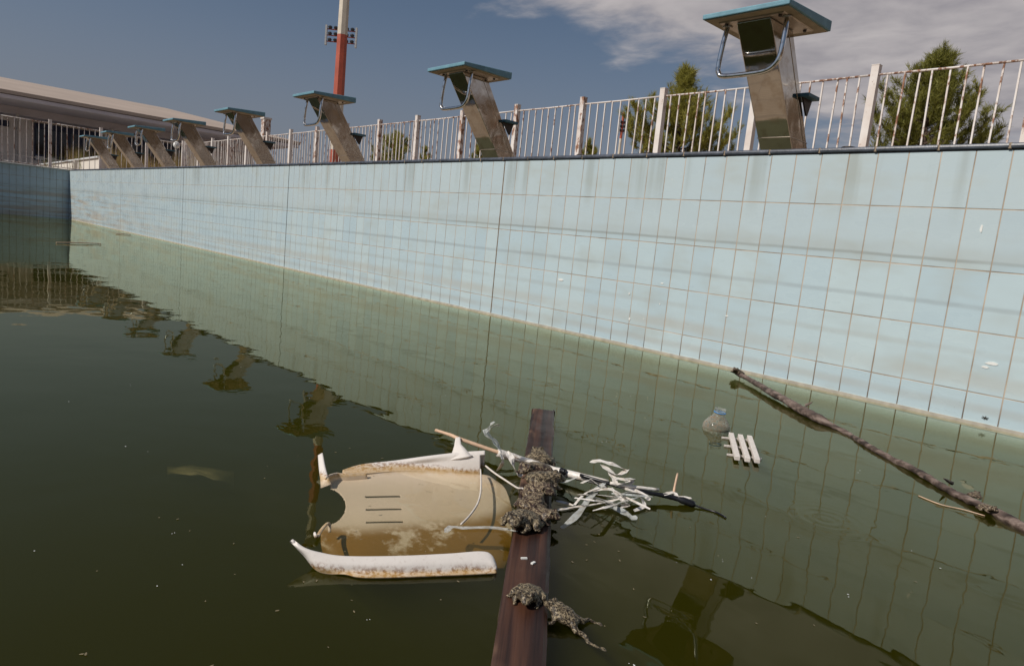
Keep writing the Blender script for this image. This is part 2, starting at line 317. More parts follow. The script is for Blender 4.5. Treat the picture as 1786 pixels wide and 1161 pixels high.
# ------------------------------------------------------------------ helpers
def tag(o, label=None, cat=None, group=None, kind=None):
    for k, v in (('label', label), ('category', cat), ('group', group), ('kind', kind)):
        if v: o[k] = v
    return o
def thing(name, loc, label, cat, group=None, rz=0.0):
    o = bpy.data.objects.new(name, None); COL.objects.link(o); o.location = loc; o.rotation_euler = (0, 0, rz); o.empty_display_size = 0.1
    return tag(o, label, cat, group)
def link(name, me, mat=None, parent=None, loc=(0, 0, 0), rot=(0, 0, 0)):
    o = bpy.data.objects.new(name, me); COL.objects.link(o); o.location = loc; o.rotation_euler = rot
    if mat is not None and not me.materials: me.materials.append(MT[mat] if isinstance(mat, str) else mat)
    if parent: o.parent = parent
    return o
class MB:
    def __init__(s, org=(0, 0, 0)): s.v = []; s.f = []; s.o = Vector(org)
    def add(s, vs, fs):
        k = len(s.v); s.v += [tuple(Vector(p) - s.o) for p in vs]; s.f += [tuple(i + k for i in f) for f in fs]; return s
    def hexa(s, p):   # 8 points: bottom 4 (ccw), top 4
        return s.add(p, [(3, 2, 1, 0), (4, 5, 6, 7), (0, 1, 5, 4), (1, 2, 6, 5), (2, 3, 7, 6), (3, 0, 4, 7)])
    def box(s, a, b):
        (x0, y0, z0), (x1, y1, z1) = a, b
        return s.hexa([(x0, y0, z0), (x1, y0, z0), (x1, y1, z0), (x0, y1, z0), (x0, y0, z1), (x1, y0, z1), (x1, y1, z1), (x0, y1, z1)])
    def tube(s, pts, rad, n=10, cap=True, flat=1.0):
        pts = [Vector(p) for p in pts]; rad = rad if isinstance(rad, (list, tuple)) else [rad] * len(pts)
        ref = None; rings = []
        for i, p in enumerate(pts):
            t = (pts[min(i + 1, len(pts) - 1)] - pts[max(i - 1, 0)]).normalized()
            if ref is None: ref = t.orthogonal().normalized()
            ref = (ref - t * ref.dot(t)).normalized(); b = t.cross(ref)
            rings.append([p + (ref * math.cos(q) + b * math.sin(q) * flat) * rad[i] for q in (2 * math.pi * j / n for j in range(n))])
        vs = [q for r in rings for q in r]; fs = []
        for i in range(len(rings) - 1):
            for j in range(n): fs.append((i * n + j, i * n + (j + 1) % n, (i + 1) * n + (j + 1) % n, (i + 1) * n + j))
        if cap: fs.append(tuple(range(n - 1, -1, -1))); fs.append(tuple((len(rings) - 1) * n + j for j in range(n)))
        return s.add(vs, fs)
    def lathe(s, prof, c=(0, 0, 0), n=24, cap=False):
        vs = []; fs = []; c = Vector(c)
        for r, z in prof:
            for j in range(n): q = 2 * math.pi * j / n; vs.append(c + Vector((r * math.cos(q), r * math.sin(q), z)))
        for i in range(len(prof) - 1):
            for j in range(n): fs.append((i * n + j, i * n + (j + 1) % n, (i + 1) * n + (j + 1) % n, (i + 1) * n + j))
        if cap: fs.append(tuple(range(n - 1, -1, -1))); fs.append(tuple((len(prof) - 1) * n + j for j in range(n)))
        return s.add(vs, fs)
    def mesh(s, name, smooth=False):
        me = bpy.data.meshes.new(name); me.from_pydata(s.v, [], s.f); me.update()
        if smooth:
            for p in me.polygons: p.use_smooth = True
        return me
    def build(s, name, mat, parent=None, smooth=False, loc=None, bevel=0.0, rot=(0, 0, 0)):
        o = link(name, s.mesh(name, smooth), mat, parent, loc if loc is not None else (s.o if parent is None else (0, 0, 0)), rot)
        if bevel:
            b = o.modifiers.new('bevel', 'BEVEL'); b.width = bevel; b.segments = 2; b.limit_method = 'ANGLE'; b.angle_limit = 0.6
        return o
def smooth_path(pts, n=6):
    pts = [Vector(p) for p in pts]; out = []
    for i in range(len(pts) - 1):
        p0, p1, p2, p3 = pts[max(i - 1, 0)], pts[i], pts[i + 1], pts[min(i + 2, len(pts) - 1)]
        for k in range(n):
            t = k / n; out.append(0.5 * ((2 * p1) + (p2 - p0) * t + (2 * p0 - 5 * p1 + 4 * p2 - p3) * t * t + (3 * p1 - p0 - 3 * p2 + p3) * t ** 3))
    out.append(pts[-1]); return out
def copy_tree(o, parent=None):
    c = o.copy(); COL.objects.link(c); c.parent = parent
    for ch in list(o.children): copy_tree(ch, c)
    return c

# ------------------------------------------------------------------ the pool
PX0, PX1, PY0 = -15.0, 5.5, -25.0          # the pool: wall of the starting blocks is y = 0
FLOOR = -1.3; DZ = 1.118                      # deck level
b = MB(); big_ = 3000
X0, X1, Y0, Y1 = PX0 - 0.3, PX1 + 0.3, PY0 - 0.3, 0.3
b.add([(-big_, -big_, 1.02), (big_, -big_, 1.02), (big_, big_, 1.02), (-big_, big_, 1.02), (X0, Y0, 1.02), (X1, Y0, 1.02), (X1, Y1, 1.02), (X0, Y1, 1.02)],
      [(0, 1, 5, 4), (1, 2, 6, 5), (2, 3, 7, 6), (3, 0, 4, 7)])
tag(b.build('ground', 'earth'), kind='structure')
b = MB()
for a_, c_ in (((-16.9, 0.012, 0.9), (9.5, 3.4, DZ)), ((-16.9, -29, 0.9), (PX0 - 0.012, 0.012, DZ)), ((PX1 + 0.012, -29, 0.9), (9.5, 0.012, DZ)), ((PX0 - .012, -29, 0.9), (PX1 + .012, PY0 - 0.012, DZ))): b.box(a_, c_)
tag(b.build('deck', 'deck'), kind='structure')
b = MB(); b.box((-1.6, .40, DZ + .001), (3.2, .73, DZ + .005)); tag(b.build('dark_reflection_strip', 'silt'), kind='structure')  # unseen dark strip added so the columns mirror a dark band at the foot
b = MB(); b.box((PX0 - .2, PY0 - .2, FLOOR - .2), (PX1 + .2, .2, FLOOR)); tag(b.build('pool_floor', 'silt'), kind='structure')
b = MB(); b.box((PX0 - 0.002, PY0 - 0.002, FLOOR - 0.01), (PX1 + 0.002, 0.002, 0.0)); wat = b.build('water', 'water'); tag(wat, kind='structure')

b = MB(); b.add([(13, -22, 1.0), (13, 9, 1.0), (10, 13.5, 1.0), (5.2, 14.5, 1.0), (17, -22, 5.6), (16.5, 11, 5.6), (12.5, 17, 5.8), (6.0, 18.5, 5.4), (40, -22, 5.6), (40, 40, 5.8), (7, 40, 5.4), (4.4, 14.6, 1.0), (5.4, 40, 1.0)],
      [(0, 1, 5, 4), (1, 2, 6, 5), (2, 3, 7, 6), (4, 5, 9, 8), (5, 6, 9), (6, 7, 10, 9), (3, 11, 7), (11, 12, 10, 7)]); tag(b.build('embankment', 'bank'), kind='structure')
# tiled walls --------------------------------------------------------
TH = 0.007
def tile_mesh(w, h):
    # front face at y = 0 (towards -y), chamfered rim, origin at the centre of the front
    c = 0.0009; m = MB()
    f = [(-w / 2 + c, 0, -h / 2 + c), (w / 2 - c, 0, -h / 2 + c), (w / 2 - c, 0, h / 2 - c), (-w / 2 + c, 0, h / 2 - c)]
    r = [(-w / 2, c, -h / 2), (w / 2, c, -h / 2), (w / 2, c, h / 2), (-w / 2, c, h / 2)]
    k = [(x, TH, z) for x, y, z in r]
    m.add(f + r + k, [(0, 1, 2, 3)] + [(4 + i, 4 + (i + 1) % 4, (i + 1) % 4, i) for i in range(4)] + [(8 + i, 8 + (i + 1) % 4, 4 + (i + 1) % 4, 4 + i) for i in range(4)])
    return m.mesh('tile')
GAP = 0.0042
rows = [(ZT - 0.0113, ZT - ROW), (ZT - ROW, ZT - 2 * ROW), (ZT - 2 * ROW, ZT - 3 * ROW), (ZT - 3 * ROW, ZT - 4 * ROW), (ZT - 4 * ROW, ZT - 5 * ROW)]
wall = thing('pool_wall', (0, 0, 0), 'long sunlit wall of pale blue tiles under the starting blocks', 'wall')
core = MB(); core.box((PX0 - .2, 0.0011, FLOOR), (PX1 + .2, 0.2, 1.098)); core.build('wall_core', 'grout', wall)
meshes = {}
rest = MB(); n_t = 0
EXP = {1, -27, -55, -83, -111, 29}
for i in range(-120, 44):
    for j, (zt, zb) in enumerate(rows + [(ZT - k * ROW, ZT - (k + 1) * ROW) for k in range(5, 9)]):
        wl = GAP / 2 + (0.0030 if i in EXP else 0); wr = GAP / 2 + (0.0030 if i + 1 in EXP else 0)
        x0, x1 = i * TW + wl, (i + 1) * TW - wr; w, h = x1 - x0, zt - zb - GAP
        cx_, cz_ = (x0 + x1) / 2, (zt + zb) / 2
        dy = random.uniform(-0.0005, 0.0004)
        if -30 <= i <= 27 and j < 5:
            key = (round(w, 4), round(h, 4))
            if key not in meshes: meshes[key] = tile_mesh(*key)
            link('tile', meshes[key], 'tile', wall, (cx_, dy, cz_), (random.gauss(0, .0022), random.gauss(0, .0014), random.gauss(0, .0032))); n_t += 1
        else:
            rest.box((x0, dy, zb + GAP / 2), (x1, TH, zt - GAP / 2))
tag(rest.build('tile_field', 'tile', wall), kind='stuff')
for e, mt in ((1, 'mortar'), (-27, 'fly'), (-55, 'fly'), (-83, 'mortar')):
    q = MB(); pts = [(e * TW + random.uniform(-.0012, .0012), 0.001, z) for z in np.linspace(-0.4, 1.098, 30)]; q.tube(pts, 0.0036, 6); q.build('expansion_joint', mt, wall)
# lime and scum left at the water line
q = MB(); n = 330; rngs = [random.uniform(-1, 1) for _ in range(n + 1)]
vs = []; fs = []
for k in range(n + 1):
    x = PX0 + (PX1 - PX0) * k / n; t = 0.011 + 0.0025 * mnoise.noise((x * 3, 0, 0)) + 0.001 * rngs[k]; lo = -0.012
    vs += [(x, -0.0045, lo), (x, -0.0045, t), (x, 0.004, t + 0.001), (x, 0.004, lo)]
    if k: a0 = 4 * (k - 1); fs += [(a0, a0 + 4, a0 + 5, a0 + 1), (a0 + 1, a0 + 5, a0 + 6, a0 + 2)]
q.add(vs, fs); q.build('limescale_rim', 'scum', wall)
# coping nosing, one bar per two tiles
cm = MB(); prof = [(0.03, -0.012), (-0.004, -0.012), (-0.009, -0.008), (-0.011, -0.001), (-0.009, 0.006), (-0.003, 0.010), (0.03, 0.010)]
L = 2 * TW - 0.008
vs = [(x, y, z) for x in (-L / 2, L / 2) for y, z in prof]; n = len(prof)
cm.add(vs, [(i, i + 1, n + i + 1, n + i) for i in range(n - 1)] + [tuple(range(n - 1, -1, -1)), tuple(range(n, 2 * n))]); cme = cm.mesh('coping_bar')
mm = MB(); mm.box((-0.0055, -0.010, -0.0135), (0.0055, 0.03, 0.0092)); mme = mm.mesh('mortar_joint')
for k in range(-60, 22):
    x = (2 * k + 1 + 0.9) * TW
    link('coping_bar', cme, 'coping', wall, (x, -0.002 + random.uniform(-.001, .001), ZT + 0.003), (random.gauss(0, .02), random.gauss(0, .002), random.gauss(0, .002)))
    link('mortar_joint', mme, 'mortar', wall, (x + TW, random.uniform(-.001, .003), ZT + 0.0035 + random.uniform(-.001, .001)))
for px, py in ((1478, 257), (1012, 266), (1130, 263)):
    p = at(px, py, 0.03, 1); q = MB(); q.lathe([(0.0, 0.0), (0.032, 0.0), (0.033, 0.004), (0.028, 0.007), (0.0, 0.008)], (p.x, 0.045, ZT + 0.016), 16); q.build('anchor_cap', 'bolt', wall, True)
# flakes of lime stuck to the glaze
for px, py, w, h in ((978, 488, .026, .011), (1098, 512, .008, .008), (1098, 556, .008, .010), (1268, 551, .01, .006), (1151, 530, .005, .005), (1730, 634, .03, .008), (1718, 640, .014, .006), (1155, 494, .012, .004), (1712, 398, .006, .02)):
    p = at(px, py, 0.0, 1); q = MB(); k = 9
    ring = [(p.x + w * math.cos(2 * math.pi * i / k) * random.uniform(.6, 1), -0.0022, p.z + h * math.sin(2 * math.pi * i / k) * random.uniform(.6, 1)) for i in range(k)]
    back = [(x, 0.001, z) for x, y, z in ring]
    q.add(ring + back, [tuple(range(k))] + [(i, k + i, k + (i + 1) % k, (i + 1) % k) for i in range(k)]); q.build('lime_flake', 'speck', wall)

def side_wall(name, label, a_, c_, ax, sgn):
    """a wall of the pool whose tiles are too far off to tell apart: core, tile field, coping"""
    t = thing(name, (0, 0, 0), label, 'wall'); x0, y0 = a_; x1, y1 = c_
    q = MB(); q.box((x0, y0, FLOOR), (x1, y1, 1.098)); q.build('wall_core', 'grout', t)
    f = MB(); rws = rows + [(ZT - k * ROW, ZT - (k + 1) * ROW) for k in range(5, 9)]
    if ax == 0:
        face = x1 if sgn > 0 else x0; n = round(abs(y1 - y0) / TW)
        for i in range(n):
            for zt, zb in rws: f.box((face - (0 if sgn > 0 else .005), y0 + i * TW + .003, zb + .003), (face + (.005 if sgn > 0 else 0), y0 + (i + 1) * TW - .003, zt - .003))
        c = MB(); c.box((face - .05, y0, 1.0985), (face + .05, y1, 1.127))
    else:
        face = y1; n = int(abs(x1 - x0) / TW)
        for i in range(n):
            for zt, zb in rws: f.box((x0 + i * TW + .003, face, zb + .003), (x0 + (i + 1) * TW - .003, face + .005, zt - .003))
        c = MB(); c.box((x0, face - .05, 1.0985), (x1, face + .05, 1.127))
    tag(f.build('tile_field', 'tile', t), kind='stuff'); c.build('coping', 'whitewall' if ax == 0 and sgn > 0 else 'coping', t, bevel=0.008)
side_wall('pool_wall', 'dark shaded end wall of the pool at the far left corner', (PX0 - .2, PY0), (PX0 - .0055, -0.002), 0, 1)
side_wall('pool_wall', 'near end wall of the pool outside the picture on the right', (PX1 + .0055, PY0), (PX1 + .2, -0.002), 0, -1)
side_wall('pool_wall', 'far back wall of the pool behind the camera', (PX0, PY0 - .2), (PX1, PY0 - .0055), 1, 1)

# ------------------------------------------------------------------ starting blocks
def make_block():
    r = thing('starting_block', (0, 0, DZ), '', 'starting block', 'starting blocks in a row along the pool edge')
    HW = 0.25; zb = 1.858 - DZ
    q = MB(); q.hexa([(-HW, .10, zb), (HW, .10, zb), (HW, .60, zb), (-HW, .60, zb), (-HW, .10, zb + .027), (HW, .10, zb + .027), (HW, .60, zb + .056), (-HW, .60, zb + .056)])
    pl = q.build('platform', 'blue', r, bevel=0.005)
    q = MB(); q.box((-HW + .012, .112, zb - .004), (HW - .012, .588, zb + .001)); q.build('underside_board', 'under', pl)
    q = MB(); q.hexa([(-.185, .175, zb - .010), (.185, .175, zb - .010), (.185, .52, zb - .010), (-.185, .52, zb - .010), (-.19, .17, zb - .0045), (.19, .17, zb - .0045), (.19, .525, zb - .0045), (-.19, .525, zb - .0045)])
    up = q.build('mounting_plate', 'plate', pl)
    for sx_ in (-1, 1):
        for yy in (.20, .49):
            q = MB(); q.lathe([(0, -.0075), (.009, -.0075), (.010, 0), (0, 0)], (sx_ * .155, yy, zb - .0105), 8); q.build('bolt', 'bolt', r)
    # leaning column of folded sheet steel
    q = MB(); zt_ = zb - .011; h = .10; sec = []
    N = 8
    for k in range(N + 1):
        t = k / N; yf = .747 + (.205 - .747) * t; yb = .955 + (.470 - .955) * t; z = zt_ * t; sec.append([(-h, yf, z), (h, yf, z), (h, yb, z), (-h, yb, z)])
    vs = [p for s_ in sec for p in s_]; fs = []
    for k in range(N):
        for j in range(4): fs.append((4 * k + j, 4 * k + (j + 1) % 4, 4 * k + 4 + (j + 1) % 4, 4 * k + 4 + j))
    fs += [(3, 2, 1, 0), tuple(4 * N + j for j in range(4))]; q.add(vs, fs); col = q.build('column', 'steel', r, bevel=0.006)
    # folded seams: down each side and a weld around the lower third
    for sx_ in (-1, 1):
        q = MB(); q.tube([(sx_ * (h + .0005), .905, .012), (sx_ * (h + .0005), .415, zt_ - .012)], .0022, 6); q.build('seam', 'plate', col)
    t = .25; yf = .747 + (.205 - .747) * t - .0015; yb = .955 + (.470 - .955) * t + .0015; z = zt_ * t
    q = MB(); q.tube([(-h - .001, yf, z), (h + .001, yf, z), (h + .001, yb, z), (-h - .001, yb, z), (-h - .001, yf, z)], .0026, 6); q.build('weld', 'plate', col)
    q = MB(); q.box((-.14, .70, 0.002), (.14, 1.0, .010)); q.build('base_plate', 'plate', r, bevel=.002)
    # backstroke grip
    y = .222; P = smooth_path([(-.172, y + .02, zb - .008), (-.178, y + .006, zb - .10), (-.186, y, zb - .225), (-.178, y, zb - .262), (-.146, y, zb - .283), (0, y, zb - .286), (.10, y, zb - .280), (.150, y, zb - .254), (.175, y, zb - .205), (.180, y + .006, zb - .09), (.174, y + .02, zb - .008)], 7)
    q = MB(); q.tube(P, .0138, 12); g = q.build('grip', 'chrome', r, True)
    for sx_ in (-1, 1):
        q = MB(); q.lathe([(0, -.006), (.026, -.006), (.028, 0), (0, 0)], (sx_ * .173, y + .021, zb - .0105), 14); q.build('flange', 'plate', g)
    # rear step with its bracket
    zs = 1.558 - DZ; q = MB(); q.box((-.15, .665, zs - .022), (.15, .81, zs)); st = q.build('rear_step', 'step', r, bevel=.004)
    for sx_ in (-1, 1):
        q = MB(); x0, x1 = sx_ * .105, sx_ * .115; q.hexa([(x0, .745, zs - .115), (x1, .745, zs - .115), (x1, .757, zs - .115), (x0, .757, zs - .115), (x0, .67, zs - .023), (x1, .67, zs - .023), (x1, .79, zs - .023), (x0, .79, zs - .023)]); q.build('bracket', 'bolt', st)
    return r
blk = make_block()
BX = [1.795, -0.825, -3.36, -5.78, -8.07, -10.19, -12.27, -14.29]
BL = ['nearest and largest starting block, its platform cut by the top of the picture', 'second starting block from the right, standing against blue sky', 'third starting block from the right, in front of the red and white mast',
      'fourth starting block from the right, with the roof end behind it', 'fifth starting block from the right, beside the white globe lamp', 'third starting block from the far left end of the row',
      'second starting block from the far left end of the row', 'last and smallest starting block beside the far corner of the pool']
for k, (x, lb) in enumerate(zip(BX, BL)):
    o = blk if k == 0 else copy_tree(blk); o.location.x = x; o['label'] = lb
    o.rotation_euler.z = random.gauss(0, 0.006)

# ------------------------------------------------------------------ fences
def fence_meshes(zr):
    q = MB(); q.box((-.0062, -.0062, 0), (.0062, .0062, zr - DZ - .09)); bar = q.mesh('bar')
    q = MB(); q.box((-.031, -.031, 0), (.031, .031, zr - DZ + .075)); q.box((-.033, -.033, zr - DZ + .0755), (.033, .033, zr - DZ + .082)); post = q.mesh('post')
    return bar, post
ZR = 2.243; bar_me, post_me = fence_meshes(ZR)
def fence(posts, fixed, ax, label, nb=9, skip=lambda p: False):
    t = thing('fence', (0, 0, 0), label, 'fence')
    P3 = lambda v, d=0: (v, fixed + d, DZ) if ax == 0 else (fixed + d, v, DZ)
    for i, p in enumerate(posts):
        o = link('post', post_me, 'rustpaint', t, P3(p), (random.gauss(0, .004), random.gauss(0, .006), 0))
        if i + 1 < len(posts):
            q_ = posts[i + 1]
            for k in range(1, nb + 1):
                v = p + (q_ - p) * k / (nb + 1) + random.gauss(0, .003)
                x, y, z = P3(v); link('bar', bar_me, 'rustpaint', t, (x, y, DZ + .09), (random.gauss(0, .006), random.gauss(0, .008), 0))
            for zr_, r_ in ((ZR, .0095), (DZ + .09, .0095)):
                a_, c_ = Vector(P3(p)), Vector(P3(q_)); a_.z = c_.z = zr_
                d = (c_ - a_).normalized() * .0315; m = (a_ + c_) / 2; m.z -= .004
                q = MB(); q.tube([a_ + d, m, c_ - d], r_, 8); q.build('rail', 'rustpaint', t, True)
    return t
main_posts = [4.9, 3.7, 2.52, 1.36, .28, -.80, -1.96, -3.14, -4.31, -5.45, -6.57, -7.7, -8.85, -10.0, -11.15, -12.3, -13.4, -14.5, -15.55, -16.6]
fence(main_posts, 3.0, 0, 'rusty white bar fence running behind the starting blocks')
fence([-0.12 + 1.08 * k for k in range(-5, 3)] + [2.94], -16.65, 1, 'white bar fence across the far left end, in front of the hall', 8)
# low mesh fence beyond
t = thing('low_fence', (0, 0, 0), 'low wire fence at the lower left behind the white bar fence', 'fence')
for k in range(24):
    q = MB(); q.box((-18.206, -3.9 + k * .2, 1.02), (-18.194, -3.888 + k * .2, 1.42)); q.build('wire', 'galv', t)
q = MB(); q.box((-18.21, -4, 1.421), (-18.19, .72, 1.44)); q.build('rail', 'galv', t)
q = MB(); q.box((-18.24, .66, 1.02), (-18.16, .74, 1.50)); q.build('post', 'whitewall', t)
b = MB(); b.box((-34.4, -24, 1.0), (-27.5, 14, 1.03)); tag(b.build('bounce_apron', 'whitewall'), kind='structure')  # pale ground sheet added to bounce light up onto the shaded hall wall
# low white wall that runs away from the pool
q = MB(); q.hexa([(-29.5, 1.45, 1.0), (-16.75, .95, 1.0), (-16.75, 1.25, 1.0), (-29.5, 1.75, 1.0), (-29.5, 1.45, 1.56), (-16.75, .95, 1.56), (-16.75, 1.25, 1.56), (-29.5, 1.75, 1.56)])
lw = thing('low_wall', (0, 0, 0), 'low white rendered wall behind the far corner of the pool', 'wall'); q.build('wall_core', 'whitewall', lw)
q = MB(); q.hexa([(-29.55, 1.40, 1.562), (-16.70, .90, 1.562), (-16.70, 1.30, 1.562), (-29.55, 1.80, 1.562), (-29.55, 1.40, 1.61), (-16.70, .90, 1.61), (-16.70, 1.30, 1.61), (-29.55, 1.80, 1.61)]); q.build('capping', 'panel', lw, bevel=.008)

# ------------------------------------------------------------------ sports hall
hall = thing('sports_hall', (-36, 2, 1.02), 'long grey sports hall with a beige roof and blue framed windows', 'building')
def hb(name, mat, a_, c_, parent=hall, bevel=0): q = MB((-36, 2, 1.02)); q.box(a_, c_); return q.build(name, mat, parent, bevel=bevel)
YE = 12.6
hb('wall', 'facade', (-44, -22, 1.0), (-34.5, YE - .6, 4.6))
q = MB((-36, 2, 1.02)); e0, e1 = 4.33, 6.25
rp = [(-30, -24, e0), (-30, YE, e0), (-42, YE - 3.0, e1), (-42, -24, e1), (-54, -24, e0), (-54, YE, e0)]
th = .14
q.add([(x, y, z) for x, y, z in rp] + [(x, y, z - th) for x, y, z in rp], [(0, 1, 2, 3), (3, 2, 5, 4), (1, 5, 2), (9, 8, 7, 6), (10, 11, 8, 9), (11, 7, 8), (0, 6, 7, 1), (1, 7, 11, 5), (5, 11, 10, 4), (0, 3, 9, 6), (3, 4, 10, 9)])
rf = q.build('roof', 'roof', hall)
hb('fascia', 'soffit', (-30.25, -23.9, 4.02), (-30.02, YE - .1, e0 - .17))
hb('soffit', 'soffit', (-34.45, -23.9, 4.04), (-30.26, YE - .15, 4.12))
hb('beam', 'soffit', (-34.47, -23.9, 3.72), (-33.2, YE - .5, 4.035))
def window(p0, p1, n, sill):
    y0, z1 = at(*p0, -34.4, 0)[1:]; y1 = at(*p1, -34.4, 0)[1]; z0 = sill
    w = hb('window', 'frame', (-34.497, y0, z0), (-34.44, y1, z1))
    hb('lintel', 'frame', (-34.44, y0, z1 - .22), (-34.38, y1, z1), w)
    for k in range(n):
        a_, c_ = y0 + (y1 - y0) * (k + .12) / n, y0 + (y1 - y0) * (k + .88) / n
        hb('pane', 'pane', (-34.438, a_, z0 + .28), (-34.43, c_, z1 - .24), w)
        if k not in (2,): hb('lower_panel', 'panel' if k in (0, 1, 3, 4) else 'frame', (-34.436, a_, z0 + .02), (-34.425, c_, z0 + .20), w)
    return w
window((60, 214), (180, 230), 6, 1.95); window((198, 236), (330, 255), 6, 1.75)
hb('door', 'pane', (-34.49, at(90, 270, -34.4, 0).y, 1.02), (-34.43, at(101, 270, -34.4, 0).y, 1.93))
hb('vent', 'frame', (-34.49, at(-20, 190, -34.4, 0).y, 3.25), (-34.44, at(16, 190, -34.4, 0).y, 3.5))
for px, py in ((29, 200), (194, 230)):
    y = at(px, py, -33.2, 0).y; q = MB((-36, 2, 1.02)); q.tube(smooth_path([(-33.0, y, 3.75), (-33.02, y, 3.6), (-33.25, y, 3.2), (-33.3, y, 2.9), (-33.3, y, 1.0)], 4), .055, 8); q.build('downpipe', 'pipe', hall, True)

# ------------------------------------------------------------------ floodlight masts, lamps
def mast(base, bands, rad0, rad1, label, heads=None):
    t = thing('floodlight_mast', base, label, 'mast', 'floodlight masts'); bx, by, bz = base; top = bands[-1][0]
    z0 = 0.0
    for z1, mt in bands:
        r0 = rad0 + (rad1 - rad0) * z0 / top; r1 = rad0 + (rad1 - rad0) * z1 / top
        q = MB(); q.lathe([(r0, z0), (r1, z1)], (0, 0, 0), 8, True); q.build('mast_section', mt, t); z0 = z1 + .002
    return t
mx_, my_ = -30.9, 15.0
zb = lambda py: at(600 - (py / 280) * 17, py, my_, 1).z - 1.02
m1 = mast((mx_, my_, 1.02), [(zb(262), 'red'), (zb(167), 'cream'), (zb(62), 'red'), (zb(1), 'cream'), (zb(1) + 3.2, 'red'), (zb(1) + 6.2, 'cream')], .34, .22, 'tall red and cream floodlight mast rising out of the top of the picture')
q = MB(); q.box((-.2, -.9, zb(1) + 6.0), (.2, .9, zb(1) + 6.1)); q.build('cross_arm', 'red', m1)
def rack(t, z, w, rows_, cols, lamp, yaw):
    R_ = Matrix.Rotation(yaw, 3, 'Z')
    def part(name, mat, fn): q = MB(); fn(q); q.v = [tuple(R_ @ Vector(v)) for v in q.v]; return q.build(name, mat, t)
    for k in range(rows_):
        zz_ = z + (k - (rows_ - 1) / 2) * lamp * 2.1
        part('lamp_rail', 'red', lambda q: q.box((-w / 2, -.06, zz_ - .06), (w / 2, .06, zz_ + .06)))
        for c in range(cols):
            x = (c - (cols - 1) / 2) * w / (cols + .4)
            if abs(x) < .05 * w: continue
            part('floodlight', 'lampblack', lambda q: q.lathe([(0, -.3 * lamp), (lamp * .55, -.25 * lamp), (lamp * .8, .35 * lamp), (lamp * .45, .75 * lamp), (0, .8 * lamp)], (x, -.1, zz_ + .35 * lamp), 10))
    for sx_ in (-1, 1):
        part('end_frame', 'galv', lambda q: q.box((sx_ * w / 2 - .028 * w, -.2, z - lamp * 3.4), (sx_ * w / 2 + .028 * w, .2, z + lamp * 3.4)))
fy = 46.0; pc = at(595, 64, fy, 1); m2 = mast((pc.x, fy, 1.02), [(pc.z - 12, 'cream'), (pc.z + 2.6, 'red')], .40, .25, 'far mast with a rack of dark floodlights behind the tall mast')
rack(m2, pc.z - 1.02, 4.3, 3, 5, .40, math.atan2(RT.y, RT.x))
fy = 60.0; pc = at(1085, 222, fy, 1); pb = at(1083, 242, fy, 1)
m3 = mast((pc.x, fy, 1.02), [(pb.z - 1.02, 'cream'), (pc.z + 0.6, 'red')], .17, .15, 'small distant red and white mast left of the nearer pine')
rack(m3, pc.z - 1.02, .62, 3, 3, .22, 0.9)
g = at(308, 253, 6.0, 1); t = thing('globe_lamp', (g.x, 6, 1.02), 'white globe lamp on a thin pole behind the fifth block', 'lamp')
q = MB(); q.tube([(0, 0, 0), (0, 0, g.z - 1.02 - .12)], .03, 8); q.build('pole', 'galv', t)
q = MB(); q.lathe([(.04, -.14)] + [(.14 * math.sin(k * math.pi / 10), -.14 * math.cos(k * math.pi / 10)) for k in range(2, 11)], (0, 0, g.z - 1.02), 16); q.build('globe', 'globe', t, True)
p = at(463, 237, 4.2, 1); t = thing('signal_post', (p.x, 4.2, 1.02), 'square white post standing behind the fourth block', 'post')
zt_ = at(464, 209, 4.2, 1).z - 1.02; q = MB(); q.box((-.09, -.09, 0), (.09, .09, zt_)); q.build('shaft', 'rustpaint', t); q = MB(); q.box((-.11, -.11, zt_ + .002), (.11, .11, zt_ + .05)); q.build('cap', 'rustpaint', t)

# ------------------------------------------------------------------ pines, bushes, grass
def needles(tips, dirs, per, ln, wd, seed):
    r = np.random.default_rng(seed); n = len(tips); tips = np.repeat(np.array(tips), per, 0); dirs = np.repeat(np.array(dirs), per, 0)
    d = dirs + r.normal(0, .48, tips.shape); d /= np.linalg.norm(d, axis=1)[:, None]
    o = tips - dirs * (r.random((len(tips), 1)) * ln * 1.3) + r.normal(0, ln * .10, tips.shape)
    s = np.cross(d, r.normal(0, 1, tips.shape)); s /= np.linalg.norm(s, axis=1)[:, None]
    L_ = ln * r.uniform(.7, 1.25, (len(tips), 1))
    V = np.stack([o - s * wd, o + s * wd, o + d * L_], 1).reshape(-1, 3)
    me = bpy.data.meshes.new('crown'); me.vertices.add(len(V)); me.vertices.foreach_set('co', V.ravel().astype(np.float32))
    k = len(V) // 3; me.loops.add(3 * k); me.loops.foreach_set('vertex_index', np.arange(3 * k, dtype=np.int32))
    me.polygons.add(k); me.polygons.foreach_set('loop_start', np.arange(0, 3 * k, 3, dtype=np.int32)); me.polygons.foreach_set('loop_total', np.full(k, 3, np.int32))
    me.update(); me.validate(); return me
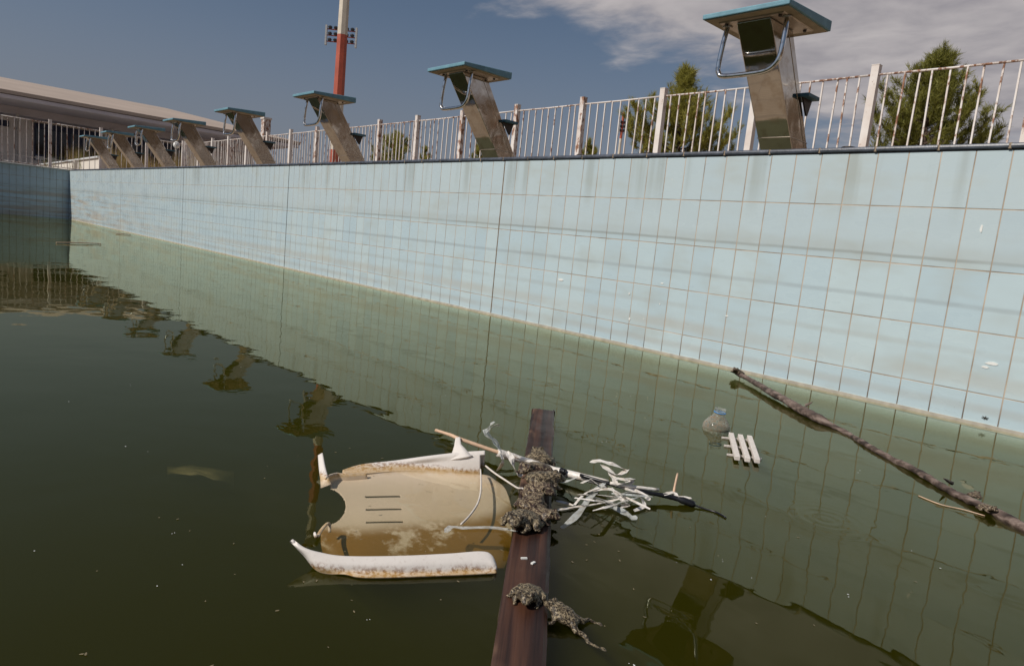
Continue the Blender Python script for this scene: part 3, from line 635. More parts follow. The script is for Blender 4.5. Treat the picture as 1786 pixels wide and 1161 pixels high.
def pine(base, h, spread, label, seed, mat, start=.06, nb=60, knots=((0, .6, 1), (1, .8, .25)), per=20, ln=.125, wd=.0058, group='pines and bushes behind the fence', name='pine_tree', cat='tree'):
    r = random.Random(seed); t = thing(name, base, label, cat, group)
    lean = Vector((r.uniform(-.04, .04), r.uniform(-.04, .04), 0))
    path = [Vector((0, 0, 0)) + lean * h * k / 8 + Vector((r.gauss(0, .02), r.gauss(0, .02), h * k / 8)) for k in range(9)]
    q = MB(); q.tube(path, [max(.012, .045 * h / 3 * (1 - k / 8.3)) for k in range(9)], 8); q.build('trunk', 'bark', t, True)
    tips = []; dirs = []; tw = MB()
    def trunk(f): k = min(int(f * 8), 7); return path[k].lerp(path[k + 1], f * 8 - k)
    for i in range(nb):
        f = start + (1 - start) * (i + r.random()) / nb; p = trunk(min(f, .999))
        env = float(np.interp(f, *knots))
        L_ = spread * max(.05, env) * r.choice((.45, .75, 1.0, 1.15)) * r.uniform(.85, 1.1); az = i * 2.399 + r.uniform(-.5, .5)
        out = Vector((math.cos(az), math.sin(az), 0)); seg = max(3, int(L_ / .14)); pts = [p]
        for s_ in range(seg):
            u = (s_ + 1) / seg; pts.append(p + out * L_ * u * (1 - .18 * u) + Vector((r.gauss(0, .02), r.gauss(0, .02), L_ * (.18 * u + .42 * u * u))))
        tw.tube(pts, [max(.004, .02 * L_ * (1 - k / (seg + .5))) for k in range(len(pts))], 4, False)
        for s_ in range(1, len(pts)):
            d = (pts[s_] - pts[s_ - 1]).normalized(); u = s_ / seg
            if u < .25: continue
            tips.append(tuple(pts[s_] + d * .05)); dirs.append(tuple((d + Vector((0, 0, .5))).normalized()))
            for m_ in range(3):
                sd = (d.cross(Vector((r.gauss(0, 1), r.gauss(0, 1), r.gauss(0, 1)))).normalized() * .8 + d * .6 + Vector((0, 0, .55))).normalized()
                l2 = r.uniform(.10, .30) * (1.1 - .4 * u) * min(1, spread / 1.1); tip = pts[s_] + sd * l2
                tw.tube([pts[s_], tip], [.004, .002], 3, False); tips.append(tuple(tip)); dirs.append(tuple((sd + Vector((0, 0, .45))).normalized()))
                if r.random() < .5: tips.append(tuple(pts[s_].lerp(tip, .5))); dirs.append(tuple((sd + Vector((r.gauss(0, .4), r.gauss(0, .4), .4))).normalized()))
    for k in range(10):
        tips.append(tuple(trunk(.999) - Vector((0, 0, .07 * k)) + Vector((r.gauss(0, .02), r.gauss(0, .02), .1)))); dirs.append((r.gauss(0, .2), r.gauss(0, .2), 1))
    link('branches', tw.mesh('branches'), 'bark', t); cr_ = link('crown', needles(tips, dirs, per, ln, wd, seed), mat, t)
    return t
def pine_at(pxb, pyb, pyt, Y, half_px, label, seed, mat, **k):
    g_ = at(pxb, pyb, Y, 1); top = at(pxb, pyt, Y, 1).z; sc = (g_ - CAM).dot(FW) / F_PX
    return pine((g_.x, Y, 1.02), top - 1.02, half_px * sc * 1.35, label, seed, mat, **k)
pine_at(1186, 260, 128, 11, 80, 'light green pine with a thin pointed leader left of the nearest block', 3, 'pine', knots=((0, .50, .58, .70, .76, 1), (1, 1, .86, .52, .26, .05)), nb=96, start=.30)
pine_at(1608, 255, 100, 11, 76, 'broad dark green pine behind the fence at the right', 5, 'pine2', knots=((0, .48, .60, .72, .82, 1), (1, 1, .92, .66, .40, .06)), nb=104, start=.30)
pine_at(684, 278, 236, 13, 38, 'olive bush behind the fence right of the third block', 8, 'pine', nb=70, name='bush', cat='bush')
pine_at(1030, 262, 250, 13, 20, 'small green bush tip behind the fence left of the pines', 9, 'pine', nb=40, name='bush', cat='bush')
pine_at(742, 275, 258, 15, 14, 'tiny bush tip behind the fence near the second block', 10, 'pine', nb=34, name='bush', cat='bush')
pine_at(832, 270, 258, 15, 20, 'low bush tip hidden behind the second block', 12, 'pine', nb=34, name='bush', cat='bush')
pine_at(1712, 255, 243, 14, 20, 'low dark shoot right of the broad pine', 14, 'pine2', nb=30, name='bush', cat='bush')
def grass(n, region, hgt, label, mat, seed, name):
    r = np.random.default_rng(seed); x = r.uniform(region[0], region[1], n); y = r.uniform(region[2], region[3], n)
    h = hgt * r.uniform(.5, 1.2, n) * (0.55 + .45 * np.sin(x * 1.3 + y * 2.1)); dx = r.normal(0, .12, n); dy = r.normal(0, .12, n); w = .010
    V = np.stack([np.stack([x - w, y, np.full(n, 1.0)], 1), np.stack([x + w, y + w, np.full(n, 1.0)], 1), np.stack([x + dx, y + dy, 1.0 + np.abs(h)], 1)], 1).reshape(-1, 3)
    me = bpy.data.meshes.new(name); me.from_pydata(V.tolist(), [], np.arange(3 * n).reshape(-1, 3).tolist()); me.update()
    return tag(link(name, me, mat), label, 'grass', None, 'stuff')
grass(12000, (-27, -19, 1.9, 5.8), 1.25, 'tall dry yellow grass behind the far left fence', 'dry', 1, 'dry_grass')
grass(3000, (-26, -19, .9, 5.8), .95, 'sparse greener grass among the dry grass', 'drygreen', 2, 'green_grass')

# ------------------------------------------------------------------ plank, pole
def oriented_box(name, p0, p1, w, hgt, ztop, mat, label, cat, seed):
    p0 = Vector(p0); p1 = Vector(p1); d = p1 - p0; L_ = d.length; t = MB(); r = random.Random(seed); n = 40; vs = []; fs = []
    for k in range(n + 1):
        x = L_ * k / n; e = lambda: r.gauss(0, .0012)
        vs += [(x, -w / 2 + e(), -hgt), (x, w / 2 + e(), -hgt), (x, w / 2 - .003 + e(), -.002), (x, w / 2 - .008, e() * .4), (x, -w / 2 + .008, e() * .4), (x, -w / 2 + .003 + e(), -.002)]
    for k in range(n):
        for j in range(6): fs.append((6 * k + j, 6 * k + 6 + j, 6 * k + 6 + (j + 1) % 6, 6 * k + (j + 1) % 6))
    fs += [(0, 1, 2, 3, 4, 5), tuple(6 * n + j for j in (5, 4, 3, 2, 1, 0))]
    t.add(vs, fs); o = t.build(name, mat, None, False, (p0.x, p0.y, ztop)); o.rotation_euler = (0, 0, math.atan2(d.y, d.x)); return tag(o, label, cat)
PA, PB = at(948, 714, .012), at(905, 1161, .012); PD = (PB - PA).normalized()
plank = oriented_box('plank', (PA.x, PA.y, 0), tuple(PB + PD * .5)[:2] + (0,), .077, .034, .012, 'plank', 'dark wet wooden plank floating down the middle foreground', 'plank', 4)
PS = Vector((-PD.y, PD.x, 0))
# splintered end of the plank
for k in range(5):
    p = PA + PS * (-.032 + .016 * k); q = MB(p); q.hexa([tuple(p + v) for v in (PS * -.007 + Vector((0, 0, -.018)), PS * .007 + Vector((0, 0, -.018)), PS * .003 - PD * (.008 + .01 * ((k * 7) % 3)) + Vector((0, 0, -.016)), PS * -.004 - PD * (.012) + Vector((0, 0, -.016)),
                                                                                        PS * -.007 + Vector((0, 0, -.001)), PS * .007 + Vector((0, 0, -.001)), PS * .002 - PD * (.010 + .012 * ((k * 5) % 3)) + Vector((0, 0, -.004)), PS * -.003 - PD * .014 + Vector((0, 0, -.004)))])
    o = q.build('splinter', 'plank', None); o.parent = plank; o.matrix_parent_inverse = Matrix.LocRotScale(plank.location, plank.rotation_euler, None).inverted()
pts = [(1284, 650, .022), (1312, 664, .022), (1345, 684, .02), (1375, 701, .018), (1400, 715, .016), (1428, 731, .012), (1450, 743, .004), (1480, 757, .002), (1520, 781, .004), (1580, 812, .006), (1640, 845, .008), (1700, 876, .008), (1745, 898, .006), (1790, 922, .004), (1900, 985, .0), (2050, 1068, -.01)]
rd = [.010, .0115, .014, .0165, .0175, .0175, .0105, .0085, .009, .0095, .010, .0105, .013, .013, .013, .013]
C3 = [at(x, y, z) for x, y, z in pts]; PP = smooth_path(C3, 14); RR = []
for i in range(len(rd) - 1): RR += [rd[i] + (rd[i + 1] - rd[i]) * k / 14 for k in range(14)]
RR.append(rd[-1])
PP = [p + Vector((0, 0, mnoise.noise(p * 9) * .004)) for p in PP]; RR = [r_ * (1 + .16 * mnoise.noise(p * 25) + .06 * mnoise.noise(p * 80)) for r_, p in zip(RR, PP)]
q = MB(PP[0]); q.tube(PP, RR, 14)
q.v = [tuple(Vector(v) * 1.0 + Vector((0, 0, 1)) * 0 + Vector((mnoise.noise(Vector(v) * 140), mnoise.noise(Vector(v) * 140 + Vector((9, 0, 0))), mnoise.noise(Vector(v) * 60))) * .0026) for v in q.v]
pole = q.build('wooden_pole', 'pole', None, True); tag(pole, 'long weathered pole floating from the wall to the right edge', 'pole')
for (x, y, z, dx, dy) in ((1405, 707, .03, 12, -6), (1660, 842, .012, -14, -8)):
    a_ = at(x, y, z); c_ = at(x + dx, y + dy, z + .02); q = MB(PP[0]); q.tube([a_, a_.lerp(c_, .6), c_], [.006, .004, .0015], 6); q.build('knot_stub', 'pole', pole)

# ------------------------------------------------------------------ broken plastic chair
CH = at(700, 890, 0); CH.z = 0
chair = thing('plastic_chair', CH, 'broken white plastic armchair floating half sunk left of the plank', 'chair')
def to_px(p): d = p - CAM; z = d.dot(FW); return W_PX / 2 + F_PX * d.dot(RT) / z, H_PX / 2 - F_PX * d.dot(UP) / z
def grid_surface(rows_, nu, nv, cut=None, slots=()):
    """rows of (px, py, z) control points -> dense smooth grid of world points, rows far to near"""
    R3 = []
    for rw in rows_:
        pts_ = smooth_path([at(x, y, z) for x, y, z in rw], 12); d = [0]
        for a_, c_ in zip(pts_, pts_[1:]): d.append(d[-1] + (c_ - a_).length)
        out = []
        for k in range(nu + 1):
            s_ = d[-1] * k / nu; i = 0
            while i < len(d) - 2 and d[i + 1] < s_: i += 1
            f = 0 if d[i + 1] == d[i] else (s_ - d[i]) / (d[i + 1] - d[i]); out.append(pts_[i].lerp(pts_[i + 1], min(1, max(0, f))))
        R3.append(out)
    cols = []
    for k in range(nu + 1): cols.append(smooth_path([r_[k] for r_ in R3], nv))
    nn = len(cols[0]); vs = [cols[k][j] for j in range(nn) for k in range(nu + 1)]; fs = []; gone = set()
    for (xa, ya), (xb, yb) in slots:
        km = min(range(nu + 1), key=lambda k: abs(to_px(cols[k][nn // 2])[0] - (xa + xb) / 2)); jm = min(range(nn), key=lambda j: abs(to_px(cols[km][j])[1] - (ya + yb) / 2))
        gone |= {(j, k) for k in range(nu) for j in (jm - 1, jm) if xa < to_px(cols[k][jm])[0] < xb}
    for j in range(nn - 1):
        for k in range(nu):
            idx = (j * (nu + 1) + k, j * (nu + 1) + k + 1, (j + 1) * (nu + 1) + k + 1, (j + 1) * (nu + 1) + k)
            if (j, k) in gone: continue
            if cut:
                c = sum((vs[i] for i in idx), Vector()) / 4
                if cut(c, j): continue
            fs.append(idx)
    return vs, fs
bite = at(566, 884, -.024)
slots = [((637, 868), (697, 866)), ((637, 891), (699, 888)), ((638, 913), (703, 910))]
def cut(c, j):
    u_, v_ = to_px(c)
    if ((u_ - 565) / 38) ** 2 + ((v_ - 885) / 33) ** 2 < 1: return True
    return False
panel = [
    [(590, 829, -.010), (606, 825, -.004), (640, 825, -.003), (690, 822, -.002), (745, 822, -.002), (800, 825, -.002), (846, 829, -.004), (862, 838, -.02)],
    [(576, 841, -.014), (602, 836, -.012), (640, 836, -.012), (690, 834, -.011), (745, 835, -.011), (805, 838, -.012), (852, 842, -.016), (878, 850, -.024)],
    [(578, 860, -.020), (602, 858, -.020), (640, 858, -.020), (690, 857, -.020), (745, 857, -.020), (810, 858, -.021), (862, 861, -.025), (887, 868, -.03)],
    [(582, 889, -.023), (602, 889, -.023), (640, 889, -.022), (690, 888, -.022), (745, 888, -.023), (810, 889, -.026), (866, 890, -.030), (893, 894, -.036)],
    [(563, 917, -.030), (600, 918, -.030), (640, 917, -.029), (690, 916, -.030), (745, 916, -.032), (810, 917, -.034), (866, 918, -.038), (893, 921, -.042)],
    [(560, 945, -.044), (598, 947, -.040), (640, 946, -.038), (690, 945, -.039), (745, 944, -.040), (810, 944, -.042), (866, 944, -.045), (891, 946, -.05)],
    [(566, 966, -.060), (596, 972, -.052), (640, 974, -.046), (690, 973, -.047), (745, 972, -.048), (810, 970, -.05), (862, 970, -.053), (886, 972, -.058)],
    [(575, 986, -.070), (600, 992, -.060), (640, 995, -.052), (690, 995, -.052), (745, 994, -.054), (810, 992, -.056), (860, 992, -.06), (878, 992, -.066)],
]
def solid(o, th, off=-1.0):
    m = o.modifiers.new('thickness', 'SOLIDIFY'); m.thickness = th; m.offset = off; return o
vs, fs = grid_surface(panel, 230, 20, cut, slots); q = MB(CH); q.add(vs, fs); solid(q.build('seat_panel', 'chair', chair, True), .003)
AW = Vector((-FW.x, -FW.y, 0)).normalized() * -1   # horizontally away from the camera
def shift(rw, away, dz, taper=False):   # the same px row, moved in space
    out = []
    for k, (x, y, z) in enumerate(rw):
        p = at(x, y, z) + AW * away * (min(1, k * .35 + .05) if taper else 1) + Vector((0, 0, max(dz, -(.0015, .008, .026)[k]) if taper and k < 3 else dz)); u = to_px(p); out.append((u[0], u[1], p.z))
    return out
top = [(597, 824, -.003), (630, 814, .001), (690, 807, .010), (740, 800, .024), (800, 793, .038), (846, 790, .046)]
far_arm = [shift(top, .022, -.044), shift(top, .020, -.014), shift(top, .008, .000), top,
           [(599, 826, -.004), (631, 819, .000), (690, 812, .006), (741, 807, .014), (800, 803, .026), (846, 802, .032)],
           [(602, 829, -.005), (636, 823, -.001), (690, 818, .001), (742, 815, .005), (800, 815, .011), (846, 817, .013)],
           [(602, 831, -.008), (640, 827, -.004), (690, 823.5, -.003), (745, 823, -.003), (800, 826, -.003), (846, 829, -.004)]]
vs, fs = grid_surface(far_arm, 90, 8, lambda c, j: j >= 27 and to_px(c)[0] > 838.5); q = MB(CH); q.add(vs, fs); solid(q.build('armrest', 'chair', chair, True), .0035)
crest = [(508, 941, .040), (528, 957, .030), (556, 967, .024), (600, 974, .020), (690, 974, .020), (780, 970, .021), (838, 966, .022), (856, 972, .018), (864, 990, .006)]
near_arm = [shift(crest, .013, -.030, True), shift(crest, .011, -.012, True), shift(crest, .005, -.002, True), crest,
            [(509, 942, .0392), (529, 960, .027), (556, 976, .018), (600, 984, .014), (690, 986, .014), (780, 983, .014), (842, 981, .014), (859, 984, .012), (865, 994, .004)],
            [(510, 943, .038), (531, 963, .023), (556, 985, .011), (600, 994, .006), (690, 1000, .003), (780, 998, .003), (848, 995, .003), (862, 996, .003), (865.5, 998, .002)],
            [(511, 944, .037), (533, 967, .018), (557, 994, .001), (600, 1002, .0005), (645, 1009, .0005), (780, 1005, .0005), (846, 1002, .0005), (863, 1001, .0005), (866, 1001, .0005)]]
vs, fs = grid_surface(near_arm, 80, 8); q = MB(CH); q.add(vs, fs); solid(q.build('armrest', 'chair', chair, True), .0035)
# stumps of the broken legs
def blade(pts_, widths, th=.004):
    P_ = smooth_path([at(x, y, z) for x, y, z in pts_], 6); n = len(P_); q = MB(CH); vs = []; fs = []
    for i, p in enumerate(P_):
        t = (P_[min(i + 1, n - 1)] - P_[max(i - 1, 0)]).normalized(); s_ = t.cross(FW).normalized(); f = i / (n - 1) * (len(widths) - 1); k = min(int(f), len(widths) - 2)
        w = (widths[k] + (widths[k + 1] - widths[k]) * (f - k)) * (p - CAM).dot(FW) / F_PX / 2; c = -FW * w * .14
        vs += [p - s_ * w, p - s_ * w * .5 + c * .8, p + c, p + s_ * w * .5 + c * .8, p + s_ * w]
        if i:
            a0 = 5 * (i - 1); fs += [(a0 + m, a0 + m + 1, a0 + m + 6, a0 + m + 5) for m in range(4)]
    q.add(vs, fs); return solid(q.build('leg_stump', 'chair', chair, True), th)
blade([(570, 848, -.012), (567, 836, .0), (563, 816, .015), (560, 793, .032)], (19, 14, 11, 8))
blade([(640, 831, -.006), (608, 834, -.008), (586, 833, -.006), (566, 838, -.001)], (10, 15, 19, 16))
blade([(802, 800, .030), (801, 790, .040), (799, 778, .050), (799, 764, .062)], (46, 27, 12, 7))
q = MB(CH); q.tube(smooth_path([at(575, 928, -.02), at(573, 912, -.004), at(562, 922, .0), at(553, 936, .006), at(548, 928, .012)], 4), [.003, .0032, .0034, .0036, .0038, .004, .004, .004, .004, .004, .004, .0038, .0036, .0034, .0032, .003, .002], 7, True, .6); q.build('leg_stump', 'chair', chair, True)

# ------------------------------------------------------------------ cane with plastic strips, strings
cane = thing('cane', at(880, 790, .03), 'pale cane wrapped in white plastic strips lying across the plank', 'stick'); CO = cane.location.copy()
def tube_px(name, mat, pts_, rad, parent, org, n=8, k=4):
    P_ = smooth_path([at(x, y, z) for x, y, z in pts_], k)
    if isinstance(rad, (list, tuple)):
        rr = [rad[min(int(i / k), len(rad) - 1)] for i in range(len(P_))]
    else: rr = rad
    q = MB(org); q.tube(P_, rr, n); return q.build(name, mat, parent, True)
tube_px('shaft', 'cane', [(760, 750, .060), (785, 758, .061), (799, 764, .060), (830, 775, .052), (868, 788, .042), (905, 800, .026)], [.0042, .0048, .005, .005, .005], cane, CO)
tube_px('wrapped_shaft', 'film', [(868, 789, .041), (905, 800, .025), (945, 812, .018), (975, 822, .018), (1020, 833, .020), (1060, 843, .020)], [.010, .0085, .008, .0095, .009], cane, CO)
tube_px('tape', 'tape', [(1012, 828, .028), (1060, 842, .026), (1110, 855, .020), (1160, 864, .014), (1190, 872, .010), (1212, 880, .004)], [.004, .0045, .005, .006, .0085, .006], cane, CO)
tube_px('tape', 'tape', [(978, 820, .026), (986, 823, .026)], .0075, cane, CO)
tube_px('cord', 'tape', [(1208, 879, .005), (1230, 887, .002), (1250, 893, .002), (1266, 902, .002)], .0022, cane, CO, 6)
tube_px('twig', 'cane', [(1174, 866, .012), (1177, 848, .03), (1182, 825, .055)], [.0032, .0028, .002], cane, CO, 6)
tube_px('strip_roll', 'film', [(1064, 842, .034), (1100, 848, .03), (1149, 854, .024)], [.004, .004, .0035], cane, CO, 6)
def ribbon(mat, pts_, w, seed=0, name='plastic_strip', parent=cane, org=None, twist=1.0):
    P_ = smooth_path([at(x, y, z) for x, y, z in pts_], 2); q = MB(org if org is not None else CO); vs = []; fs = []; n = len(P_); rr = random.Random(seed * 13 + 5)
    tilt = rr.uniform(-.55, .55) * twist; fold = rr.uniform(-.5, .5)
    for i, p in enumerate(P_):
        t = (P_[min(i + 1, n - 1)] - P_[max(i - 1, 0)]).normalized(); s_ = t.cross(Vector((0, 0, 1)))
        if s_.length < .25: s_ = RT.copy()
        s_.normalize(); b_ = t.cross(s_); a_ = tilt + rr.uniform(-.25, .25) * twist; s_ = s_ * math.cos(a_) + b_ * math.sin(a_)
        ww = w * .40 * rr.uniform(.85, 1.1) * (.6 if i in (0, n - 1) else 1)
        vs += [p - s_ * ww, p + s_ * ww * fold * .4 + b_ * (rr.uniform(.05, .3) * ww), p + s_ * ww]
        if i: k = 3 * (i - 1); fs += [(k, k + 1, k + 4, k + 3), (k + 1, k + 2, k + 5, k + 4)]
    q.add(vs, fs); o = q.build(name, mat, parent, False); solid(o, .0006, 0); return o
Z = .004
ribbon('ghost', [(876, 790, .055), (868, 776, .075), (858, 764, .09), (850, 757, .10), (846, 748, .11)], .022, 1)
ribbon('ghost', [(848, 754, .105), (858, 744, .115), (868, 741, .12), (872, 742, .12)], .014, 2)
ribbon('ghost', [(852, 752, .10), (854, 742, .118), (862, 735, .125)], .012, 3)
ribbon('film', [(872, 789, .06), (877, 800, .05), (874, 812, .03), (868, 820, .005)], .014, 4)
ribbon('film', [(884, 787, .062), (893, 800, .05), (897, 815, .03), (904, 826, .012), (912, 827, .012)], .020, 5)
ribbon('film', [(1030, 806, .05), (1044, 803, .055), (1066, 808, .06), (1088, 817, .05), (1092, 825, .04)], .026, 6)
ribbon('film', [(1050, 810, .05), (1066, 822, .05), (1080, 828, .045), (1094, 818, .05)], .022, 7)
ribbon('film', [(1062, 822, .045), (1072, 834, .04), (1076, 844, .035), (1102, 838, .04)], .018, 8)
ribbon('film', [(1072, 832, .045), (1090, 836, .05), (1104, 834, .045), (1098, 844, .035)], .016, 9)
ribbon('ghost', [(1054, 842, .03), (1032, 862, .014), (1014, 888, .006), (998, 906, .003), (980, 920, -.006)], .022, 10)
ribbon('film', [(972, 889, Z), (1000, 884, Z), (1030, 880, .008), (1062, 874, .012), (1084, 868, .02)], .011, 11)
ribbon('ghost', [(1058, 878, .008), (1080, 888, .006), (1098, 899, .005), (1111, 904, .004)], .024, 12)
ribbon('film', [(1046, 850, .026), (1024, 858, .018), (1012, 868, .012), (1002, 880, .005)], .012, 13)
ribbon('film', [(1034, 856, .02), (1062, 852, .028), (1084, 862, .024), (1096, 874, .014)], .016, 14)
ribbon('film', [(1040, 862, .016), (1068, 866, .02), (1092, 858, .026), (1122, 862, .02)], .012, 15)
ribbon('film', [(1112, 858, .018), (1120, 870, .012), (1124, 882, .006), (1106, 890, .005)], .012, 16)
ribbon('film', [(1066, 850, .03), (1086, 872, .018), (1096, 880, .008), (1084, 884, .006)], .013, 17)
ribbon('film', [(1020, 872, .008), (1046, 872, .014), (1074, 880, .010), (1100, 876, .008)], .010, 18)
ribbon('film', [(1090, 852, .026), (1110, 856, .024), (1128, 866, .016), (1132, 872, .012)], .014, 19)
ribbon('film', [(970, 873, Z), (985, 876, Z), (1000, 881, Z)], .007, 20)
ribbon('ghost', [(978, 840, .006), (992, 838, .012), (1006, 832, .03)], .012, 21)
ribbon('film', [(1158, 862, .018), (1174, 858, .022), (1184, 866, .016), (1206, 868, .014)], .013, 22)
ribbon('film', [(1014, 842, .03), (1030, 836, .036), (1042, 844, .032)], .020, 23)
for k in range(11):
    x, y = random.uniform(1010, 1116), random.uniform(846, 886); a_ = random.uniform(-.9, 1.1); l_ = random.uniform(14, 40)
    ribbon(('film', 'ghost')[k % 2], [(x - l_ * math.cos(a_), y - l_ * .5 * math.sin(a_), .010 + .016 * random.random()), (x, y, .016 + .016 * random.random()), (x + l_ * math.cos(a_), y + l_ * .5 * math.sin(a_), .008 + .016 * random.random())], random.uniform(.007, .013), 30 + k)
so_ = at(838, 824, .02)
s1 = tube_px('white_string', 'string', [(838, 818, .016), (839, 835, .012), (838, 860, .010), (832, 880, .008), (818, 900, .006), (804, 914, .003)], .0021, None, so_, 6); tag(s1, 'white string hanging from the far chair arm into the water', 'string')
s2 = tube_px('white_string', 'string', [(847, 812, .02), (862, 824, .024), (880, 836, .024), (900, 849, .024), (906, 851, .025), (913, 852, .025), (920, 862, .022)], .0022, None, so_, 6); tag(s2, 'white string stretched from the far chair arm to the toads', 'string')
o = ribbon('ghost', [(778, 928, .002), (786, 918, .003), (806, 920, .003), (850, 919, .003), (880, 922, .004), (900, 926, .016)], .016, 41, 'plastic_strip', None, so_, .3); tag(o, 'long pale plastic strip floating over the sunken chair seat', 'strip')

# ------------------------------------------------------------------ bottle and grate
bp = at(1249, 746, 0); bt = thing('plastic_bottle', (bp.x, bp.y, 0), 'clear dirty plastic bottle floating upright near the wall', 'bottle'); bt.scale = (.97, .97, .90)
prof = [(.020, -.020), (.040, -.018), (.0470, -.010), (.0475, .004), (.0455, .013), (.0405, .023), (.034, .032), (.0275, .040), (.0220, .047), (.0190, .053), (.0180, .0605)]
q = MB(); q.lathe(prof, (0, 0, 0), 28); by = q.build('body', 'clear', bt, True); by.rotation_euler = (math.radians(-3), math.radians(4), 0)
q = MB(); q.lathe([(.0180, .061), (.0172, .072), (.0188, .0724), (.0188, .0760), (.0155, .0764), (.0150, .061)], (0, 0, 0), 20); q.build('neck', 'clear', bt, True).rotation_euler = by.rotation_euler
q = MB(); q.lathe([(.0186, .0590), (.0208, .0592), (.0210, .0622), (.0186, .0624), (.0186, .0590)], (0, 0, 0), 22); q.build('neck_ring', 'ring', bt, True).rotation_euler = by.rotation_euler
q = MB(); q.lathe([(.0, .003), (.0455, .003), (.044, -.012), (0, -.016)], (0, 0, 0), 20); q.build('sludge', 'silt', bt)
gc = at(1296, 781, 0); gt = thing('plastic_grate', (gc.x, gc.y, 0), 'small white slatted plastic grate floating beside the bottle', 'grate')
for a_, c_, w in (((1275, 757), (1286, 799), 1), ((1291, 760), (1304, 802), 1), ((1307, 762), (1321, 804), 1)):
    p, r_ = at(*a_, .012), at(*c_, .012); d = (r_ - p).normalized(); s_ = Vector((-d.y, d.x, 0)) * .0075; dz = Vector((0, 0, .006))
    q = MB((gc.x, gc.y, 0)); q.hexa([tuple(v) for v in (p - s_ - dz, p + s_ - dz, r_ + s_ - dz, r_ - s_ - dz, p - s_ + dz, p + s_ + dz, r_ + s_ + dz, r_ - s_ + dz)]); q.build('slat', 'grate', gt, bevel=.001)
for a_, c_ in (((1259, 762), (1314, 768)), ((1263, 776), (1321, 783)), ((1268, 791.5), (1328, 799))):
    p, r_ = at(*a_, .0045), at(*c_, .0045); d = (r_ - p).normalized(); s_ = Vector((-d.y, d.x, 0)) * .003; dz = Vector((0, 0, .0035))
    q = MB((gc.x, gc.y, 0)); q.hexa([tuple(v) for v in (p - s_ - dz, p + s_ - dz, r_ + s_ - dz, r_ - s_ - dz, p - s_ + dz * .4, p + s_ + dz * .4, r_ + s_ + dz * .4, r_ - s_ + dz * .4)]); q.build('cross_bar', 'grate', gt)

# ------------------------------------------------------------------ toads
def blob_mesh(name, balls, voxel=.0017, disp=.00035, seed=0):
    bm = bmesh.new()
    for c, r_, sc, rot in balls:
        m_ = Matrix.Translation(c) @ (rot if rot else Matrix.Identity(4)) @ Matrix.Diagonal((*[r_ * s_ for s_ in sc], 1)); bmesh.ops.create_icosphere(bm, subdivisions=2, radius=1.0, matrix=m_)
    me = bpy.data.meshes.new(name + '_raw'); bm.to_mesh(me); bm.free(); o = bpy.data.objects.new(name + '_raw', me); COL.objects.link(o)
    rm = o.modifiers.new('r', 'REMESH'); rm.mode = 'VOXEL'; rm.voxel_size = voxel; sm = o.modifiers.new('s', 'SMOOTH'); sm.factor = .5; sm.iterations = 3
    bpy.context.view_layer.update(); ev = o.evaluated_get(bpy.context.evaluated_depsgraph_get()); out = bpy.data.meshes.new_from_object(ev)
    bpy.data.objects.remove(o); bpy.data.meshes.remove(me)
    nv = len(out.vertices); nr = [v.normal.copy() for v in out.vertices]
    for v, nm in zip(out.vertices, nr):
        p = v.co; w = mnoise.noise(p * 260 + Vector((seed, 0, 0))); w2 = mnoise.noise(p * 620 + Vector((0, seed, 0)))
        v.co = p + nm * (disp * (max(0, w) * 1.8 + .5 * w2))
    for p in out.polygons: p.use_smooth = True
    out.name = name; return out
def chain(pts_, r0, r1, n=7):
    P_ = smooth_path(pts_, n); return [(p, r0 + (r1 - r0) * i / (len(P_) - 1), (1, 1, 1), None) for i, p in enumerate(P_)]
def mirror(pts_): return [Vector((p[0], -p[1], p[2])) for p in pts_]
def toes(p, d, n, ln, r_, spread, z=-.0):
    out = []
    for k in range(n):
        a_ = (k - (n - 1) / 2) * spread; dd = Matrix.Rotation(a_, 3, 'Z') @ Vector(d); out += chain([p, Vector(p) + dd * ln * .55 + Vector((0, 0, .0012)), Vector(p) + dd * ln * (1 - .12 * abs(k - 1)) + Vector((0, 0, z))], r_, r_ * .75, 4)
    return out
def toad_body(head_turn=0.0, lift=.2):
    Ry = Matrix.Rotation(-lift, 4, 'Y'); R_ = lambda v: Ry @ Vector(v); b_ = []
    b_ += [(R_((-.004, 0, .0125)), .0235, (1.12, 1.12, .56), Ry), (R_((-.018, 0, .0115)), .0195, (1.0, 1.10, .58), Ry), (R_((.012, 0, .014)), .0190, (1.0, 1.10, .62), Ry)]
    Hd = Matrix.Translation(R_((.018, 0, .0155))) @ Matrix.Rotation(head_turn, 4, 'Z')
    H = lambda v: Hd @ Vector(v)
    b_ += [(H((.006, 0, .001)), .0155, (1.0, 1.02, .62), Ry), (H((.014, 0, -.0008)), .0112, (1.0, 1.02, .60), Ry), (H((.019, 0, -.002)), .0078, (1, 1.1, .6), Ry)]
    for s_ in (1, -1): b_ += [(H((.0075, s_ * .0095, .0085)), .0050, (1.1, 1, .95), None), (H((-.005, s_ * .0115, .005)), .0048, (1.7, .8, .7), None)]
    return b_, H
